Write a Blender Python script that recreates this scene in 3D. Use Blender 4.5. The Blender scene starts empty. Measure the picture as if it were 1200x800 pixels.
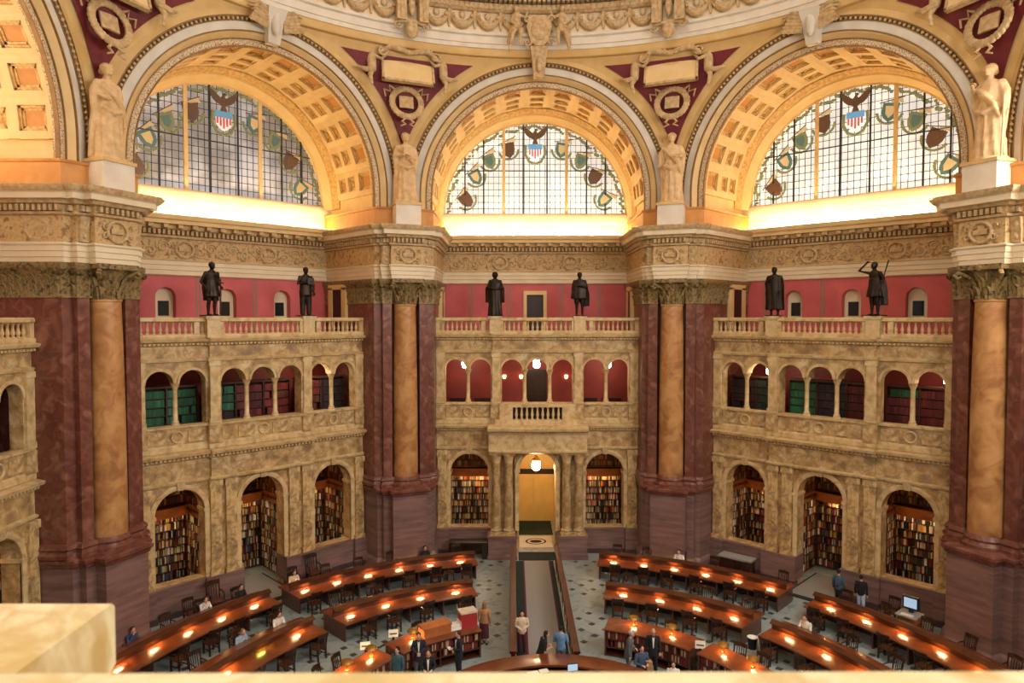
import bpy, bmesh, math, random
from mathutils import Vector, Matrix
rnd = random.Random(7)
PI = math.pi
R = math.radians
sc = bpy.context.scene
COL = sc.collection

# ---------------------------------------------------------------- camera, light, exposure
ZF = -0.35                      # floor level
EYE = 14.2
cam_d = bpy.data.cameras.new('camera')
cam = bpy.data.objects.new('camera', cam_d); COL.objects.link(cam)
cam.location = (-1.55, -21.65, EYE)
cam.rotation_euler = (R(90 - 1.98), 0, 0)
cam_d.sensor_width = 36
cam_d.lens = 812 / 1200 * 36
cam_d.clip_start = 0.05
cam_d.dof.use_dof = True
cam_d.dof.focus_distance = 36
cam_d.dof.aperture_fstop = 4.0
sc.camera = cam
sc.view_settings.view_transform = 'Standard'
sc.view_settings.look = 'None'
sc.view_settings.gamma = 1
sc.view_settings.use_curve_mapping = False
sc.view_settings.exposure = 0.02

w = bpy.data.worlds.new('world'); sc.world = w
w.use_nodes = True
w.node_tree.nodes['Background'].inputs[0].default_value = (0.75, 0.85, 1, 1)
w.node_tree.nodes['Background'].inputs[1].default_value = 0.3


def area(name, loc, target, sx, sy, power, col):
    d = bpy.data.lights.new(name, 'AREA'); d.shape = 'RECTANGLE'
    d.size = sx; d.size_y = sy; d.energy = power; d.color = col
    o = bpy.data.objects.new(name, d); COL.objects.link(o)
    o.location = loc
    o.rotation_euler = (Vector(target) - Vector(loc)).to_track_quat('-Z', 'Y').to_euler()
    return o


def bay_pt(phi, u, a, z):
    p = R(phi)
    return Vector((a * math.sin(p) + u * math.cos(p), a * math.cos(p) - u * math.sin(p), z))


# daylight through the lunette windows of the bays beside and behind the viewer
DAY = (1.0, 0.97, 0.92)
for phi, pw in ((90, 3300), (135, 3300), (180, 1200), (-135, 450), (-90, 250)):
    area('window_daylight', bay_pt(phi, 0, 22.8, 24.0), bay_pt(phi, 0, -8, 9), 9.5, 4.8, pw, DAY)
# daylight of the dome lantern
area('lantern_daylight', (0, 0, 45.5), (0, 0, 0), 7, 7, 1900, (1.0, 0.97, 0.92))


# ---------------------------------------------------------------- materials
def lin(c):
    out = []
    for v in c:
        v = v / 255
        out.append(v / 12.92 if v <= .04045 else ((v + .055) / 1.055) ** 2.4)
    return tuple(out) + (1,)


MATS = {}


def mk(name, c1, c2=None, c3=None, scale=3, rough=.6, metal=0, bump=0, bscale=None, distort=0, stretch=(1, 1, 1), coat=0, vein=None, vscale=1.2, spec=.5, lo=.35, hi=.65):
    m = bpy.data.materials.new(name); m.use_nodes = True
    nt = m.node_tree; N = nt.nodes; L = nt.links
    b = N['Principled BSDF']
    b.inputs['Roughness'].default_value = rough
    b.inputs['Metallic'].default_value = metal
    b.inputs['Specular IOR Level'].default_value = spec
    if coat:
        b.inputs['Coat Weight'].default_value = coat
        b.inputs['Coat Roughness'].default_value = .17
    b.inputs['Base Color'].default_value = lin(c1)
    tc = N.new('ShaderNodeTexCoord'); mp = N.new('ShaderNodeMapping')
    mp.inputs['Scale'].default_value = stretch
    L.new(tc.outputs['Object'], mp.inputs['Vector'])
    if c2:
        n = N.new('ShaderNodeTexNoise'); n.inputs['Scale'].default_value = scale
        n.inputs['Detail'].default_value = 6; n.inputs['Distortion'].default_value = distort
        L.new(mp.outputs[0], n.inputs['Vector'])
        r = N.new('ShaderNodeValToRGB')
        r.color_ramp.elements[0].position = lo; r.color_ramp.elements[0].color = lin(c1)
        r.color_ramp.elements[1].position = hi; r.color_ramp.elements[1].color = lin(c2)
        if c3:
            e = r.color_ramp.elements.new((lo + hi) / 2); e.color = lin(c3)
        L.new(n.outputs['Fac'], r.inputs['Fac'])
        outc = r.outputs['Color']
        if vein:
            n2 = N.new('ShaderNodeTexNoise'); n2.inputs['Scale'].default_value = vscale
            n2.inputs['Detail'].default_value = 8; n2.inputs['Distortion'].default_value = .9
            L.new(mp.outputs[0], n2.inputs['Vector'])
            r2 = N.new('ShaderNodeValToRGB')
            cr = r2.color_ramp
            cr.elements[0].position = .455; cr.elements[0].color = (0, 0, 0, 1)
            cr.elements[1].position = .55; cr.elements[1].color = (0, 0, 0, 1)
            e = cr.elements.new(.505); e.color = (.55, .55, .55, 1)
            L.new(n2.outputs['Fac'], r2.inputs['Fac'])
            mx = N.new('ShaderNodeMixRGB'); L.new(r2.outputs['Color'], mx.inputs['Fac'])
            L.new(outc, mx.inputs['Color1']); mx.inputs['Color2'].default_value = lin(vein)
            outc = mx.outputs['Color']
        L.new(outc, b.inputs['Base Color'])
    if bump:
        n3 = N.new('ShaderNodeTexNoise'); n3.inputs['Scale'].default_value = bscale or scale * 3
        n3.inputs['Detail'].default_value = 3
        L.new(mp.outputs[0], n3.inputs['Vector'])
        bp = N.new('ShaderNodeBump'); bp.inputs['Strength'].default_value = bump
        bp.inputs['Distance'].default_value = .05
        L.new(n3.outputs['Fac'], bp.inputs['Height']); L.new(bp.outputs['Normal'], b.inputs['Normal'])
    MATS[name] = m
    return m


def emit(name, col, strength):
    m = bpy.data.materials.new(name); m.use_nodes = True
    N = m.node_tree.nodes; b = N['Principled BSDF']
    b.inputs['Base Color'].default_value = lin(col)
    b.inputs['Emission Color'].default_value = lin(col)
    b.inputs['Emission Strength'].default_value = strength
    MATS[name] = m
    return m


mk('siena', (220, 198, 154), (146, 118, 84), (198, 164, 110), scale=2.0, rough=.35, distort=.5, vein=(130, 110, 92), vscale=1.3, lo=.32, hi=.68)
mk('siena_veined', (222, 198, 148), (120, 104, 90), (204, 168, 110), scale=2.2, rough=.35, distort=.6, vein=(96, 84, 78), vscale=1.5, lo=.34, hi=.7)
mk('siena_plain', (222, 200, 156), (176, 146, 102), (210, 182, 132), scale=2.6, rough=.4, distort=.6, lo=.32, hi=.7)
mk('shaft', (204, 158, 104), (142, 94, 60), (188, 138, 86), scale=1.3, rough=.3, distort=.6, vein=(160, 104, 66), vscale=.4, lo=.3, hi=.7)
mk('red_marble', (124, 70, 56), (152, 102, 86), (100, 57, 48), scale=1.8, rough=.32, distort=.7, vein=(136, 90, 76), vscale=.5, lo=.3, hi=.7)
mk('dado', (140, 110, 104), (110, 84, 80), scale=2.2, rough=.4, stretch=(.25, .25, 2.2), distort=.5)
mk('plinth', (84, 60, 60), (66, 46, 48), scale=2, rough=.4)
mk('ivory', (232, 216, 186), (222, 204, 170), scale=1, rough=.6)
mk('white_stone', (226, 218, 204), (214, 204, 188), scale=1.4, rough=.55)
mk('grey_white', (214, 208, 196), (204, 196, 182), scale=1.2, rough=.6)
mk('cream', (230, 202, 148), (222, 190, 132), scale=1.2, rough=.6)
mk('ochre', (214, 182, 124), (204, 168, 106), scale=1.2, rough=.6)
mk('orange', (206, 146, 78), (192, 130, 62), scale=2, rough=.55)
mk('gilt', (220, 186, 120), (192, 146, 76), scale=6, rough=.45, bump=.25, bscale=16)
mk('relief', (206, 180, 138), (176, 144, 98), scale=5, rough=.6, bump=.35, bscale=14)
mk('frieze', (190, 156, 104), (146, 108, 62), (204, 174, 124), scale=4.5, rough=.6, bump=.8, bscale=7)
mk('lace', (222, 204, 172), (150, 112, 72), (206, 182, 144), scale=18, rough=.6, bump=.6, bscale=18, lo=.42, hi=.6)
mk('bead_brown', (122, 96, 64), (96, 74, 48), scale=6, rough=.6)
mk('fillet_gilt_shade', (150, 112, 62), (128, 92, 48), scale=4, rough=.5)
mk('capital', (112, 96, 62), (70, 62, 42), (150, 124, 76), scale=5, rough=.5, bump=.3, bscale=18)
mk('maroon', (116, 26, 38), (98, 20, 32), scale=2, rough=.6)
mk('red_wall', (204, 98, 102), (190, 86, 92), scale=.8, rough=.6)
mk('red_dark', (132, 40, 32), (116, 34, 28), scale=.8, rough=.6)
mk('stripe', (150, 118, 104), rough=.6)
mk('statue', (222, 192, 148), (200, 164, 116), scale=3, rough=.65, bump=.1)
mk('bronze', (56, 42, 32), (36, 28, 24), scale=4, rough=.42, metal=.55)
mk('wood', (86, 42, 22), (66, 31, 17), scale=3, rough=.28, stretch=(.5, .5, 4), coat=.35)
mk('desk_wood', (124, 62, 28), (100, 48, 22), scale=2.5, rough=.3, coat=.45)
mk('dark_wood', (50, 26, 16), (36, 18, 12), scale=4, rough=.35)
mk('chair_wood', (58, 32, 20), (44, 24, 15), scale=4, rough=.35)
mk('seat_leather', (96, 54, 28), (80, 44, 24), scale=5, rough=.4)
mk('shelf_wood', (84, 48, 26), (62, 34, 18), scale=3, rough=.45)
mk('valance', (160, 92, 40), (134, 74, 30), scale=2, rough=.4)
mk('floor_tile', (146, 158, 158), (126, 138, 138), (156, 166, 164), scale=1.6, rough=.3, distort=.8)
mk('dark_tile', (82, 76, 68), (64, 60, 54), scale=3, rough=.3)
mk('carpet', (150, 146, 142), (140, 136, 132), scale=30, rough=.95)
mk('green_cloth', (22, 46, 38), (16, 34, 28), scale=8, rough=.9)
mk('crimson_cloth', (104, 24, 40), rough=.9)
mk('dark_mat', (30, 34, 32), rough=.95)
mk('lobby_wall', (222, 188, 110), (212, 176, 98), scale=1, rough=.5)
mk('black_metal', (24, 22, 22), rough=.4, metal=.4)
mk('brass', (180, 136, 64), rough=.35, metal=.8)
mk('glass_dark', (30, 38, 40), rough=.1)
mk('lead', (30, 30, 28), rough=.5)
mk('parapet_stone', (226, 204, 150), (206, 178, 116), (236, 220, 176), scale=5, rough=.35, distort=1.2, vein=(196, 160, 100), vscale=2.2)
mk('skin', (206, 158, 130), rough=.55)
mk('skin_deep', (140, 96, 72), rough=.55)
mk('paper', (232, 228, 218), rough=.8)
mk('grey_plastic', (150, 152, 152), rough=.4)
mk('dark_plastic', (34, 36, 40), rough=.35)
mk('wood_box', (186, 112, 60), (170, 98, 50), scale=3, rough=.5)
mk('red_box', (166, 48, 52), rough=.5)
emit('lamp_glow', (255, 206, 136), 240)
emit('lamp_green', (226, 230, 90), 90)
emit('portal_glow', (255, 232, 190), 110)
emit('tier_glow', (255, 204, 136), 90)
emit('globe_glow', (255, 236, 204), 42)
emit('cove_glow', (255, 221, 160), 165)
emit('shelf_glow', (255, 218, 160), 60)
emit('sconce_glow', (255, 206, 140), 8)
emit('screen_glow', (150, 180, 205), .8)


def glass(name, c1, c2, strength):
    m = bpy.data.materials.new(name); m.use_nodes = True
    nt = m.node_tree; N = nt.nodes; L = nt.links; b = N['Principled BSDF']
    tc = N.new('ShaderNodeTexCoord'); n = N.new('ShaderNodeTexNoise')
    n.inputs['Scale'].default_value = .5; n.inputs['Detail'].default_value = 4
    L.new(tc.outputs['Object'], n.inputs['Vector'])
    r = N.new('ShaderNodeValToRGB'); r.color_ramp.elements[0].position = .38; r.color_ramp.elements[1].position = .62
    r.color_ramp.elements[0].color = lin(c1); r.color_ramp.elements[1].color = lin(c2)
    L.new(n.outputs['Fac'], r.inputs['Fac'])
    L.new(r.outputs['Color'], b.inputs['Base Color']); L.new(r.outputs['Color'], b.inputs['Emission Color'])
    b.inputs['Emission Strength'].default_value = strength
    b.inputs['Roughness'].default_value = .25
    MATS[name] = m


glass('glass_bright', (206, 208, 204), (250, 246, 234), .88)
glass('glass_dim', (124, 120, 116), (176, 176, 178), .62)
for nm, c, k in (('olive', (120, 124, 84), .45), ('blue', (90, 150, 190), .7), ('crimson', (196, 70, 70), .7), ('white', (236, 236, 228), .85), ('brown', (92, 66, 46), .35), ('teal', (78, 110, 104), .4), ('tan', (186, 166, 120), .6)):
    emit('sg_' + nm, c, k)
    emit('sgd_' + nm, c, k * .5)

# colour-attribute material for books
m = bpy.data.materials.new('book_cloth'); m.use_nodes = True
_b = m.node_tree.nodes['Principled BSDF']; _b.inputs['Roughness'].default_value = .55
_a = m.node_tree.nodes.new('ShaderNodeAttribute'); _a.attribute_name = 'Col'
m.node_tree.links.new(_a.outputs['Color'], _b.inputs['Base Color'])
MATS['book_cloth'] = m


# ---------------------------------------------------------------- mesh builder
class MB:
    def __init__(s): s.v = []; s.f = []; s.c = None

    def add(s, vs, fs):
        o = len(s.v); s.v += [tuple(p) for p in vs]
        s.f += [tuple(i + o for i in f) for f in fs]
        return s

    def box(s, x0, x1, y0, y1, z0, z1):
        return s.add([(x0, y0, z0), (x1, y0, z0), (x1, y1, z0), (x0, y1, z0), (x0, y0, z1), (x1, y0, z1), (x1, y1, z1), (x0, y1, z1)],
                     [(0, 3, 2, 1), (4, 5, 6, 7), (0, 1, 5, 4), (1, 2, 6, 5), (2, 3, 7, 6), (3, 0, 4, 7)])

    def prof(s, u0, u1, pts):                # closed profile (y,z) pushed along x
        n = len(pts)
        vs = [(u0, y, z) for y, z in pts] + [(u1, y, z) for y, z in pts]
        fs = [(i, (i + 1) % n, n + (i + 1) % n, n + i) for i in range(n)] + [tuple(range(n))[::-1], tuple(range(n, 2 * n))]
        return s.add(vs, fs)

    def loft(s, rings, caps=True, closed=True):
        n = len(rings[0]); vs = [p for r in rings for p in r]; fs = []
        for k in range(len(rings) - 1):
            for i in range(n if closed else n - 1):
                j = (i + 1) % n
                fs.append((k * n + i, k * n + j, (k + 1) * n + j, (k + 1) * n + i))
        if caps and closed:
            fs.append(tuple(range(n))[::-1]); fs.append(tuple(range((len(rings) - 1) * n, len(rings) * n)))
        return s.add(vs, fs)

    def prism(s, poly, z0, z1):
        return s.loft([[(x, y, z0) for x, y in poly], [(x, y, z1) for x, y in poly]])

    def plate(s, poly, y0, y1):              # polygon in x,z with thickness along y
        return s.loft([[(x, y0, z) for x, z in poly], [(x, y1, z) for x, z in poly]])

    def lathe(s, prof, n=16, cx=0, cy=0, sx=1, sy=1):
        rings = [[(cx + r * sx * math.cos(2 * PI * i / n), cy + r * sy * math.sin(2 * PI * i / n), z) for i in range(n)] for r, z in prof]
        return s.loft(rings)

    def tube(s, pts, rad, n=8, flat=1.0):
        pts = [Vector(p) for p in pts]
        if not isinstance(rad, (list, tuple)): rad = [rad] * len(pts)
        rings = []; up = None
        for i, p in enumerate(pts):
            d = (pts[min(i + 1, len(pts) - 1)] - pts[max(i - 1, 0)])
            d = d.normalized() if d.length > 1e-9 else Vector((0, 0, 1))
            if up is None:
                up = Vector((0, 0, 1)) if abs(d.z) < .9 else Vector((0, 1, 0))
            a = d.cross(up)
            a = a.normalized() if a.length > 1e-6 else d.orthogonal().normalized()
            b = a.cross(d).normalized(); up = b
            rings.append([p + (a * math.cos(2 * PI * k / n) + b * math.sin(2 * PI * k / n) * flat) * rad[i] for k in range(n)])
        return s.loft(rings)

    def limb(s, pts, rad, n=8):              # rounded ends
        pts = [Vector(p) for p in pts]
        d0 = (pts[0] - pts[1]).normalized(); d1 = (pts[-1] - pts[-2]).normalized()
        P = [pts[0] + d0 * rad[0] * .95, pts[0] + d0 * rad[0] * .6] + pts + [pts[-1] + d1 * rad[-1] * .6, pts[-1] + d1 * rad[-1] * .95]
        Rr = [rad[0] * .3, rad[0] * .8] + list(rad) + [rad[-1] * .8, rad[-1] * .3]
        return s.tube(P, Rr, n)

    def ell(s, c, r, nu=12, nv=8):
        rings = []
        for k in range(nv + 1):
            a = -PI / 2 + PI * (k + .02) / (nv + .04)
            rings.append([(c[0] + r[0] * math.cos(a) * math.cos(2 * PI * i / nu), c[1] + r[1] * math.cos(a) * math.sin(2 * PI * i / nu), c[2] + r[2] * math.sin(a)) for i in range(nu)])
        return s.loft(rings)

    def arc(s, cz, prof, a0=0, a1=180, n=32, cu=0, leg=None):   # closed profile (R,y) swept about the y axis
        rings = []
        if leg is not None: rings.append([(cu + r, y, leg) for r, y in prof])
        for k in range(n + 1):
            a = R(a0 + (a1 - a0) * k / n)
            rings.append([(cu + r * math.cos(a), y, cz + r * math.sin(a)) for r, y in prof])
        if leg is not None: rings.append([(cu - r, y, leg) for r, y in prof])
        return s.loft(rings)

    def rev(s, prof, t0, t1, n):             # closed profile (r,z) about z; angle measured from +y towards +x, degrees
        full = abs(t1 - t0) >= 360
        rings = []
        for k in range(n + (0 if full else 1)):
            t = R(t0 + (t1 - t0) * k / n)
            rings.append([(r * math.sin(t), r * math.cos(t), z) for r, z in prof])
        if full: rings.append(rings[0])
        return s.loft(rings, caps=not full)

    def merge(s, o, M=None):
        vs = [tuple(M @ Vector(p)) for p in o.v] if M else o.v
        return s.add(vs, o.f)

    def mesh(s, name, mat, smooth=40, cols=None, recalc=True):
        me = bpy.data.meshes.new(name)
        me.from_pydata(s.v, [], s.f)
        if recalc:
            bm = bmesh.new(); bm.from_mesh(me)
            bmesh.ops.recalc_face_normals(bm, faces=bm.faces)
            bm.to_mesh(me); bm.free()
        if smooth:
            me.polygons.foreach_set('use_smooth', [True] * len(me.polygons))
            me.set_sharp_from_angle(angle=R(smooth))
        if mat: me.materials.append(MATS[mat])
        return me


CACHE = {}


def obj(name, src, mat=None, parent=None, smooth=40, loc=None, rot=None, key=None, **tags):
    if key is not None and key in CACHE: me = CACHE[key]
    else:
        if callable(src): src = src()
        me = src.mesh(name, mat, smooth) if isinstance(src, MB) else src
        if key is not None: CACHE[key] = me
    o = bpy.data.objects.new(name, me); COL.objects.link(o)
    if parent: o.parent = parent
    if loc is not None: o.location = loc
    if rot is not None: o.rotation_euler = rot
    for k, v in tags.items(): o[k] = v
    return o


def empty(name, loc=(0, 0, 0), rz=0, **tags):
    o = bpy.data.objects.new(name, None); COL.objects.link(o)
    o.location = loc; o.rotation_euler = (0, 0, rz); o.empty_display_size = .2
    for k, v in tags.items(): o[k] = v
    return o


def copy_tree(o, parent=None):
    c = o.copy(); COL.objects.link(c)
    if parent: c.parent = parent
    for ch in o.children: copy_tree(ch, c)
    return c


def arcade(mb, u0, u1, z0, z1, ops, y0, y1, n=14):
    """wall u0..u1, z0..z1 between planes y0,y1 with arched openings (uc, r, sill, spring)"""
    ops = sorted(ops); edges = [u0]
    for k, (uc, r, sill, spring) in enumerate(ops):
        a, b = uc - r, uc + r
        prev = edges[-1]
        gap = a - prev
        if gap > 1e-4:
            if k > 0 and gap < .4:
                mb.box(prev, a, y0, y1, spring, z1)
                if sill > z0: mb.box(prev, a, y0, y1, z0, sill)
            else: mb.box(prev, a, y0, y1, z0, z1)
        if sill > z0 + 1e-4: mb.box(a, b, y0, y1, z0, sill)
        arcp = [(uc - r * math.cos(PI * i / n), spring + r * math.sin(PI * i / n)) for i in range(n + 1)]
        for i in range(n):
            (xa, za), (xb, zb) = arcp[i], arcp[i + 1]
            mb.add([(xa, y0, za), (xb, y0, zb), (xb, y0, z1), (xa, y0, z1), (xa, y1, za), (xb, y1, zb), (xb, y1, z1), (xa, y1, z1)],
                   [(0, 1, 2, 3), (7, 6, 5, 4), (0, 4, 5, 1), (3, 2, 6, 7)])
        edges.append(b)
    if u1 - edges[-1] > 1e-4: mb.box(edges[-1], u1, y0, y1, z0, z1)
    return mb


def offset_poly(poly, d):
    n = len(poly); out = []
    area2 = sum(poly[i][0] * poly[(i + 1) % n][1] - poly[(i + 1) % n][0] * poly[i][1] for i in range(n))
    sgn = 1 if area2 > 0 else -1
    for i in range(n):
        p0 = Vector(poly[i - 1]); p1 = Vector(poly[i]); p2 = Vector(poly[(i + 1) % n])
        e1 = (p1 - p0).normalized(); e2 = (p2 - p1).normalized()
        n1 = Vector((e1.y, -e1.x)) * sgn; n2 = Vector((e2.y, -e2.x)) * sgn
        b = n1 + n2
        b = b / max(.3, (1 + n1.dot(n2)))
        out.append((p1.x + b.x * d, p1.y + b.y * d))
    return out


def stack(mb, poly, prof):
    """mouldings: profile (offset, z) round a polygon"""
    rings = [[(x, y, z) for x, y in offset_poly(poly, d)] for d, z in prof]
    return mb.loft(rings)

# ---------------------------------------------------------------- the octagonal room
SA, W = 20.9, 6.25             # arcade screen: distance from the room centre, half width
BW = 25.0                      # attic wall / big window distance
ARCH = 21.4                    # centre height of the great arches
UP = [-5.02, -3.49, -1.55, 0, 1.55, 3.49, 5.02]
S22, C22 = math.sin(R(22.5)), math.cos(R(22.5))
BAYS = {'far': 0, 'far_left': -45, 'far_right': 45, 'left': -90, 'right': 90}
WHICH = {'far': 'in the bay with the portal', 'far_left': 'in the bay with the dim grey window', 'far_right': 'in the bay with the bronze shading its eyes',
         'left': 'in the bay beside the dim-window bay', 'right': 'in the bay beyond the eye-shading bronze'}


def spiral(mb, cx, cz, y, r0, turns, sgn, rad=.04, n=18):
    pts = []
    for i in range(n + 1):
        t = i / n; a = sgn * turns * 2 * PI * t; r = r0 * (1 - .85 * t)
        pts.append((cx + r * math.cos(a), y, cz + r * math.sin(a)))
    mb.tube(pts, [rad * (1 - .4 * i / n) for i in range(n + 1)], 6)


def leaf(mb, M, w, h, out):
    rows = []
    for i in range(5):
        t = i / 4
        ww = w * (.55 + .6 * t - 1.0 * t ** 4 * .9)
        y = -out * (t ** 2.2); z = h * (t if t < .9 else .86)
        rows.append([(-ww / 2, y + .03, z), (-ww * .22, y - .05, z), (0, y - .02, z), (ww * .22, y - .05, z), (ww / 2, y + .03, z)])
    vs = [M @ Vector(p) for r in rows for p in r]
    mb.add(vs, [(r * 5 + c, r * 5 + c + 1, r * 5 + 6 + c, r * 5 + 5 + c) for r in range(4) for c in range(4)])


def medallion():
    mb = MB(); n = 24
    ring = [[((.42 + .075 * math.cos(b)) * math.cos(a) * 1.08, .075 * math.sin(b), (.42 + .075 * math.cos(b)) * math.sin(a)) for b in [2 * PI * k / 8 for k in range(8)]] for a in [2 * PI * i / n for i in range(n + 1)]]
    mb.loft(ring, caps=False)
    mb.box(-.3, .3, -.05, .03, -.1, .1)
    for s in (-1, 1):
        spiral(mb, s * .55, .2, -.02, .16, 1.2, s); spiral(mb, s * .55, -.2, -.02, .16, 1.2, -s)
    return mb


def frieze_scrolls(u0, u1, skip, cz):
    mb = MB(); n = int((u1 - u0) / .62)
    for i in range(n):
        u = u0 + (i + .5) * (u1 - u0) / n
        if any(abs(u - k) < .75 for k in skip): continue
        spiral(mb, u, cz + .12 * (-1) ** i, 0, .32, 1.6, (-1) ** i, .055)
        mb.ell((u + .3, 0, cz - .2 * (-1) ** i), (.1, .07, .2), 6, 4)
    return mb


def make_bay(side, phi):
    rz = -R(phi); portal = side == 'far'; vis = side in ('far', 'far_left', 'far_right', 'left')
    kind = 'p' if portal else 's'
    # --- arcade screen
    def scr():
        mb = MB()
        gops = [(-4.18, 1.17, 1.2, 4.65), (0, 1.12 if portal else 1.17, ZF, 4.9 if portal else 4.65), (4.18, 1.17, 1.2, 4.65)]
        arcade(mb, -W, W, ZF, 6.14, gops, SA, SA + .8, 18)
        mb.box(-W, W, SA, SA + .8, 6.14, 7.65)
        arcade(mb, -W, W, 7.65, 12.1, [(u, .63, 8.95, 11.0) for u in UP], SA, SA + .55, 12)
        mb.box(-W, W, SA, SA + .55, 12.1, 13.1)
        # projecting middle section
        mb.box(-2.72, 2.72, SA - .22, SA, 6.14, 7.4)
        arcade(mb, -2.72, 2.72, 7.65, 12.1, [(u, .63, 8.95, 11.0) for u in UP[2:5]], SA - .22, SA, 12)
        mb.box(-2.72, 2.72, SA - .22, SA, 12.1, 13.05)
        return mb
    wall = obj('wall_' + side, scr, 'siena', rot=(0, 0, rz), key='scr' + kind, kind='structure')

    def part(name, fn, mat, key, parent=None, **k):
        return obj(name, fn, mat, parent or wall, key=key + kind, **k)

    def sec(mb, prof, d=.22, ends=W):
        for a, b, o in ((-ends, -2.72 - (.1 if d else 0), 0), (-2.82, 2.82, d), (2.72 + (.1 if d else 0), ends, 0)):
            mb.prof(a, b, [(SA - p - o, z) for p, z in prof] + [(SA + .3, prof[-1][1]), (SA + .3, prof[0][1])])
        return mb
    part('dado', lambda: dado_mesh(portal), 'dado', 'dado')
    part('dado_plinth', lambda: dado_mesh(portal, True), 'plinth', 'plin')
    part('string_course', lambda: sec(MB(), [(0, 6.05), (.12, 6.1), (.16, 6.2), (.02, 6.26)]), 'siena_plain', 'str1')
    part('cornice', lambda: sec(MB(), [(0, 7.2), (.1, 7.25), (.12, 7.36), (.42, 7.46), (.48, 7.6), (.1, 7.68)]), 'siena_plain', 'corn1')

    def dent(z0, z1, d, du, o):
        mb = MB(); u = -W + .1
        while u < W - .1:
            off = .22 if abs(u) < 2.75 else 0
            mb.box(u, u + du * .55, SA - off - d, SA - off, z0, z1); u += du
        return mb
    part('dentil_course', lambda: dent(7.3, 7.42, .25, .2, 0), 'siena_plain', 'dent1')
    part('arcade_sill', lambda: sec(MB(), [(0, 8.8), (.1, 8.84), (.12, 8.93), (0, 8.96)]), 'siena_plain', 'sill')
    part('parapet_base', lambda: sec(MB(), [(0, 7.66), (.1, 7.7), (.1, 7.95), (.02, 8.02)]), 'siena_plain', 'pbase')
    part('architrave', lambda: sec(MB(), [(0, 12.02), (.1, 12.06), (.14, 12.18), (.0, 12.24)]), 'siena_plain', 'arch2')
    part('gallery_cornice', lambda: sec(MB(), [(0, 12.8), (.1, 12.86), (.14, 12.95), (.36, 13.02), (.42, 13.14), (.2, 13.2), (.1, 13.22)]), 'siena_plain', 'corn2')
    part('gallery_dentils', lambda: dent(12.86, 12.95, .22, .2, 0), 'siena_plain', 'dent2')
    # archivolts of the openings
    for k, uc in enumerate((-4.18, 0, 4.18)):
        r = 1.12 if (portal and k == 1) else 1.17; sp = 4.9 if (portal and k == 1) else 4.65
        yy = SA - (.62 if portal and k == 1 else 0)
        part('archivolt', lambda: MB().arc(sp, [(r, yy + .05), (r, yy - .06), (r + .1, yy - .1), (r + .24, yy - .08), (r + .26, yy + .05)], cu=uc, n=20, leg=(1.2 if not (k == 1) else (1.2 if not portal else 1.2))), 'siena_plain', 'avl%d' % k)
        part('keystone', lambda: MB().loft([[(uc - .13, yy - .05, sp + r - .02), (uc + .13, yy - .05, sp + r - .02), (uc + .13, yy - .16, sp + r - .02), (uc - .13, yy - .16, sp + r - .02)],
                                              [(uc - .2, yy - .05, sp + r + .42), (uc + .2, yy - .05, sp + r + .42), (uc + .2, yy - .24, sp + r + .42), (uc - .2, yy - .24, sp + r + .42)]]), 'siena_plain', 'key%d' % k)
        part('impost', lambda: MB().box(uc - r - .3, uc - r + .06, yy - .1, SA + .82, sp - .12, sp + .04).box(uc + r - .06, uc + r + .3, yy - .1, SA + .82, sp - .12, sp + .04), 'siena_plain', 'imp%d' % k)
    for k, uc in enumerate(UP):
        yo = SA - (.22 if 2 <= k <= 4 else 0)
        part('archivolt', lambda: MB().arc(11.0, [(.63, yo + .03), (.63, yo - .05), (.74, yo - .07), (.78, yo + .03)], cu=uc, n=14), 'siena_plain', 'uav%d' % k)
    # colonnettes of the upper arcade
    def colon():
        return MB().lathe([(.2, 0), (.2, .08), (.15, .12), (.17, .18), (.12, .24), (.105, 1.7), (.12, 1.76), (.15, 1.86), (.2, 1.98), (.21, 2.06)], 12)
    for k in range(6):
        if k in (1, 4):
            for du, yo in ((.8, .1), (1.16, -.1)):
                pass
            continue
        uc = (UP[k] + UP[k + 1]) / 2
        yo = SA - (.0 if 2 <= k <= 3 else -.18)
        part('colonnette', colon, 'siena_plain', 'coln', loc=(uc, yo + .02, 8.95))
    # pilasters between the openings, upper and lower
    pil_u = (-5.95, -2.52, 2.52, 5.95)
    for u in pil_u:
        o = .22 if abs(u) < 3 else 0
        part('pilaster', lambda: MB().box(-.24, .24, -.12, .02, 8.95, 12.05).box(-.29, .29, -.16, .02, 8.95, 9.2).box(-.3, .3, -.17, .02, 11.8, 12.04), 'siena_plain', 'upil', loc=(u, SA - o, 0))
        part('pilaster_base', lambda: MB().box(-.33, .33, -.16, .02, 7.95, 8.86), 'siena', 'upilb', loc=(u, SA - o, 0))
    for u in ((-5.85, 5.85) if portal else (-5.85, -2.5, -1.72, 1.72, 2.5, 5.85)):
        part('pilaster', lambda: MB().box(-.27, .27, -.2, .02, 1.2, 6.06).box(-.33, .33, -.25, .02, 1.2, 1.45).box(-.33, .33, -.25, .02, 5.72, 6.05), 'siena_veined', 'lpil', loc=(u, SA, 0))
    for u in (-4.25, 4.25) if portal else (-4.25, 0, 4.25):
        o = .22 if abs(u) < 3 else 0
        rg = lambda: MB().loft([[((.26 + .05 * math.cos(b)) * math.cos(a), -.04 + .05 * math.sin(b), 8.4 + (.26 + .05 * math.cos(b)) * math.sin(a)) for b in [2 * PI * k / 6 for k in range(6)]] for a in [2 * PI * i / 20 for i in range(21)]], caps=False)
        part('roundel', rg, 'siena_plain', 'rnd', loc=(u, SA - o, 0))
        for s in (-1, 1):
            part('parapet_panel', lambda: MB().box(-.42, .42, -.05, .02, 8.12, 8.68), 'siena', 'ppan', loc=(u + s * .92, SA - o, 0))
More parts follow.
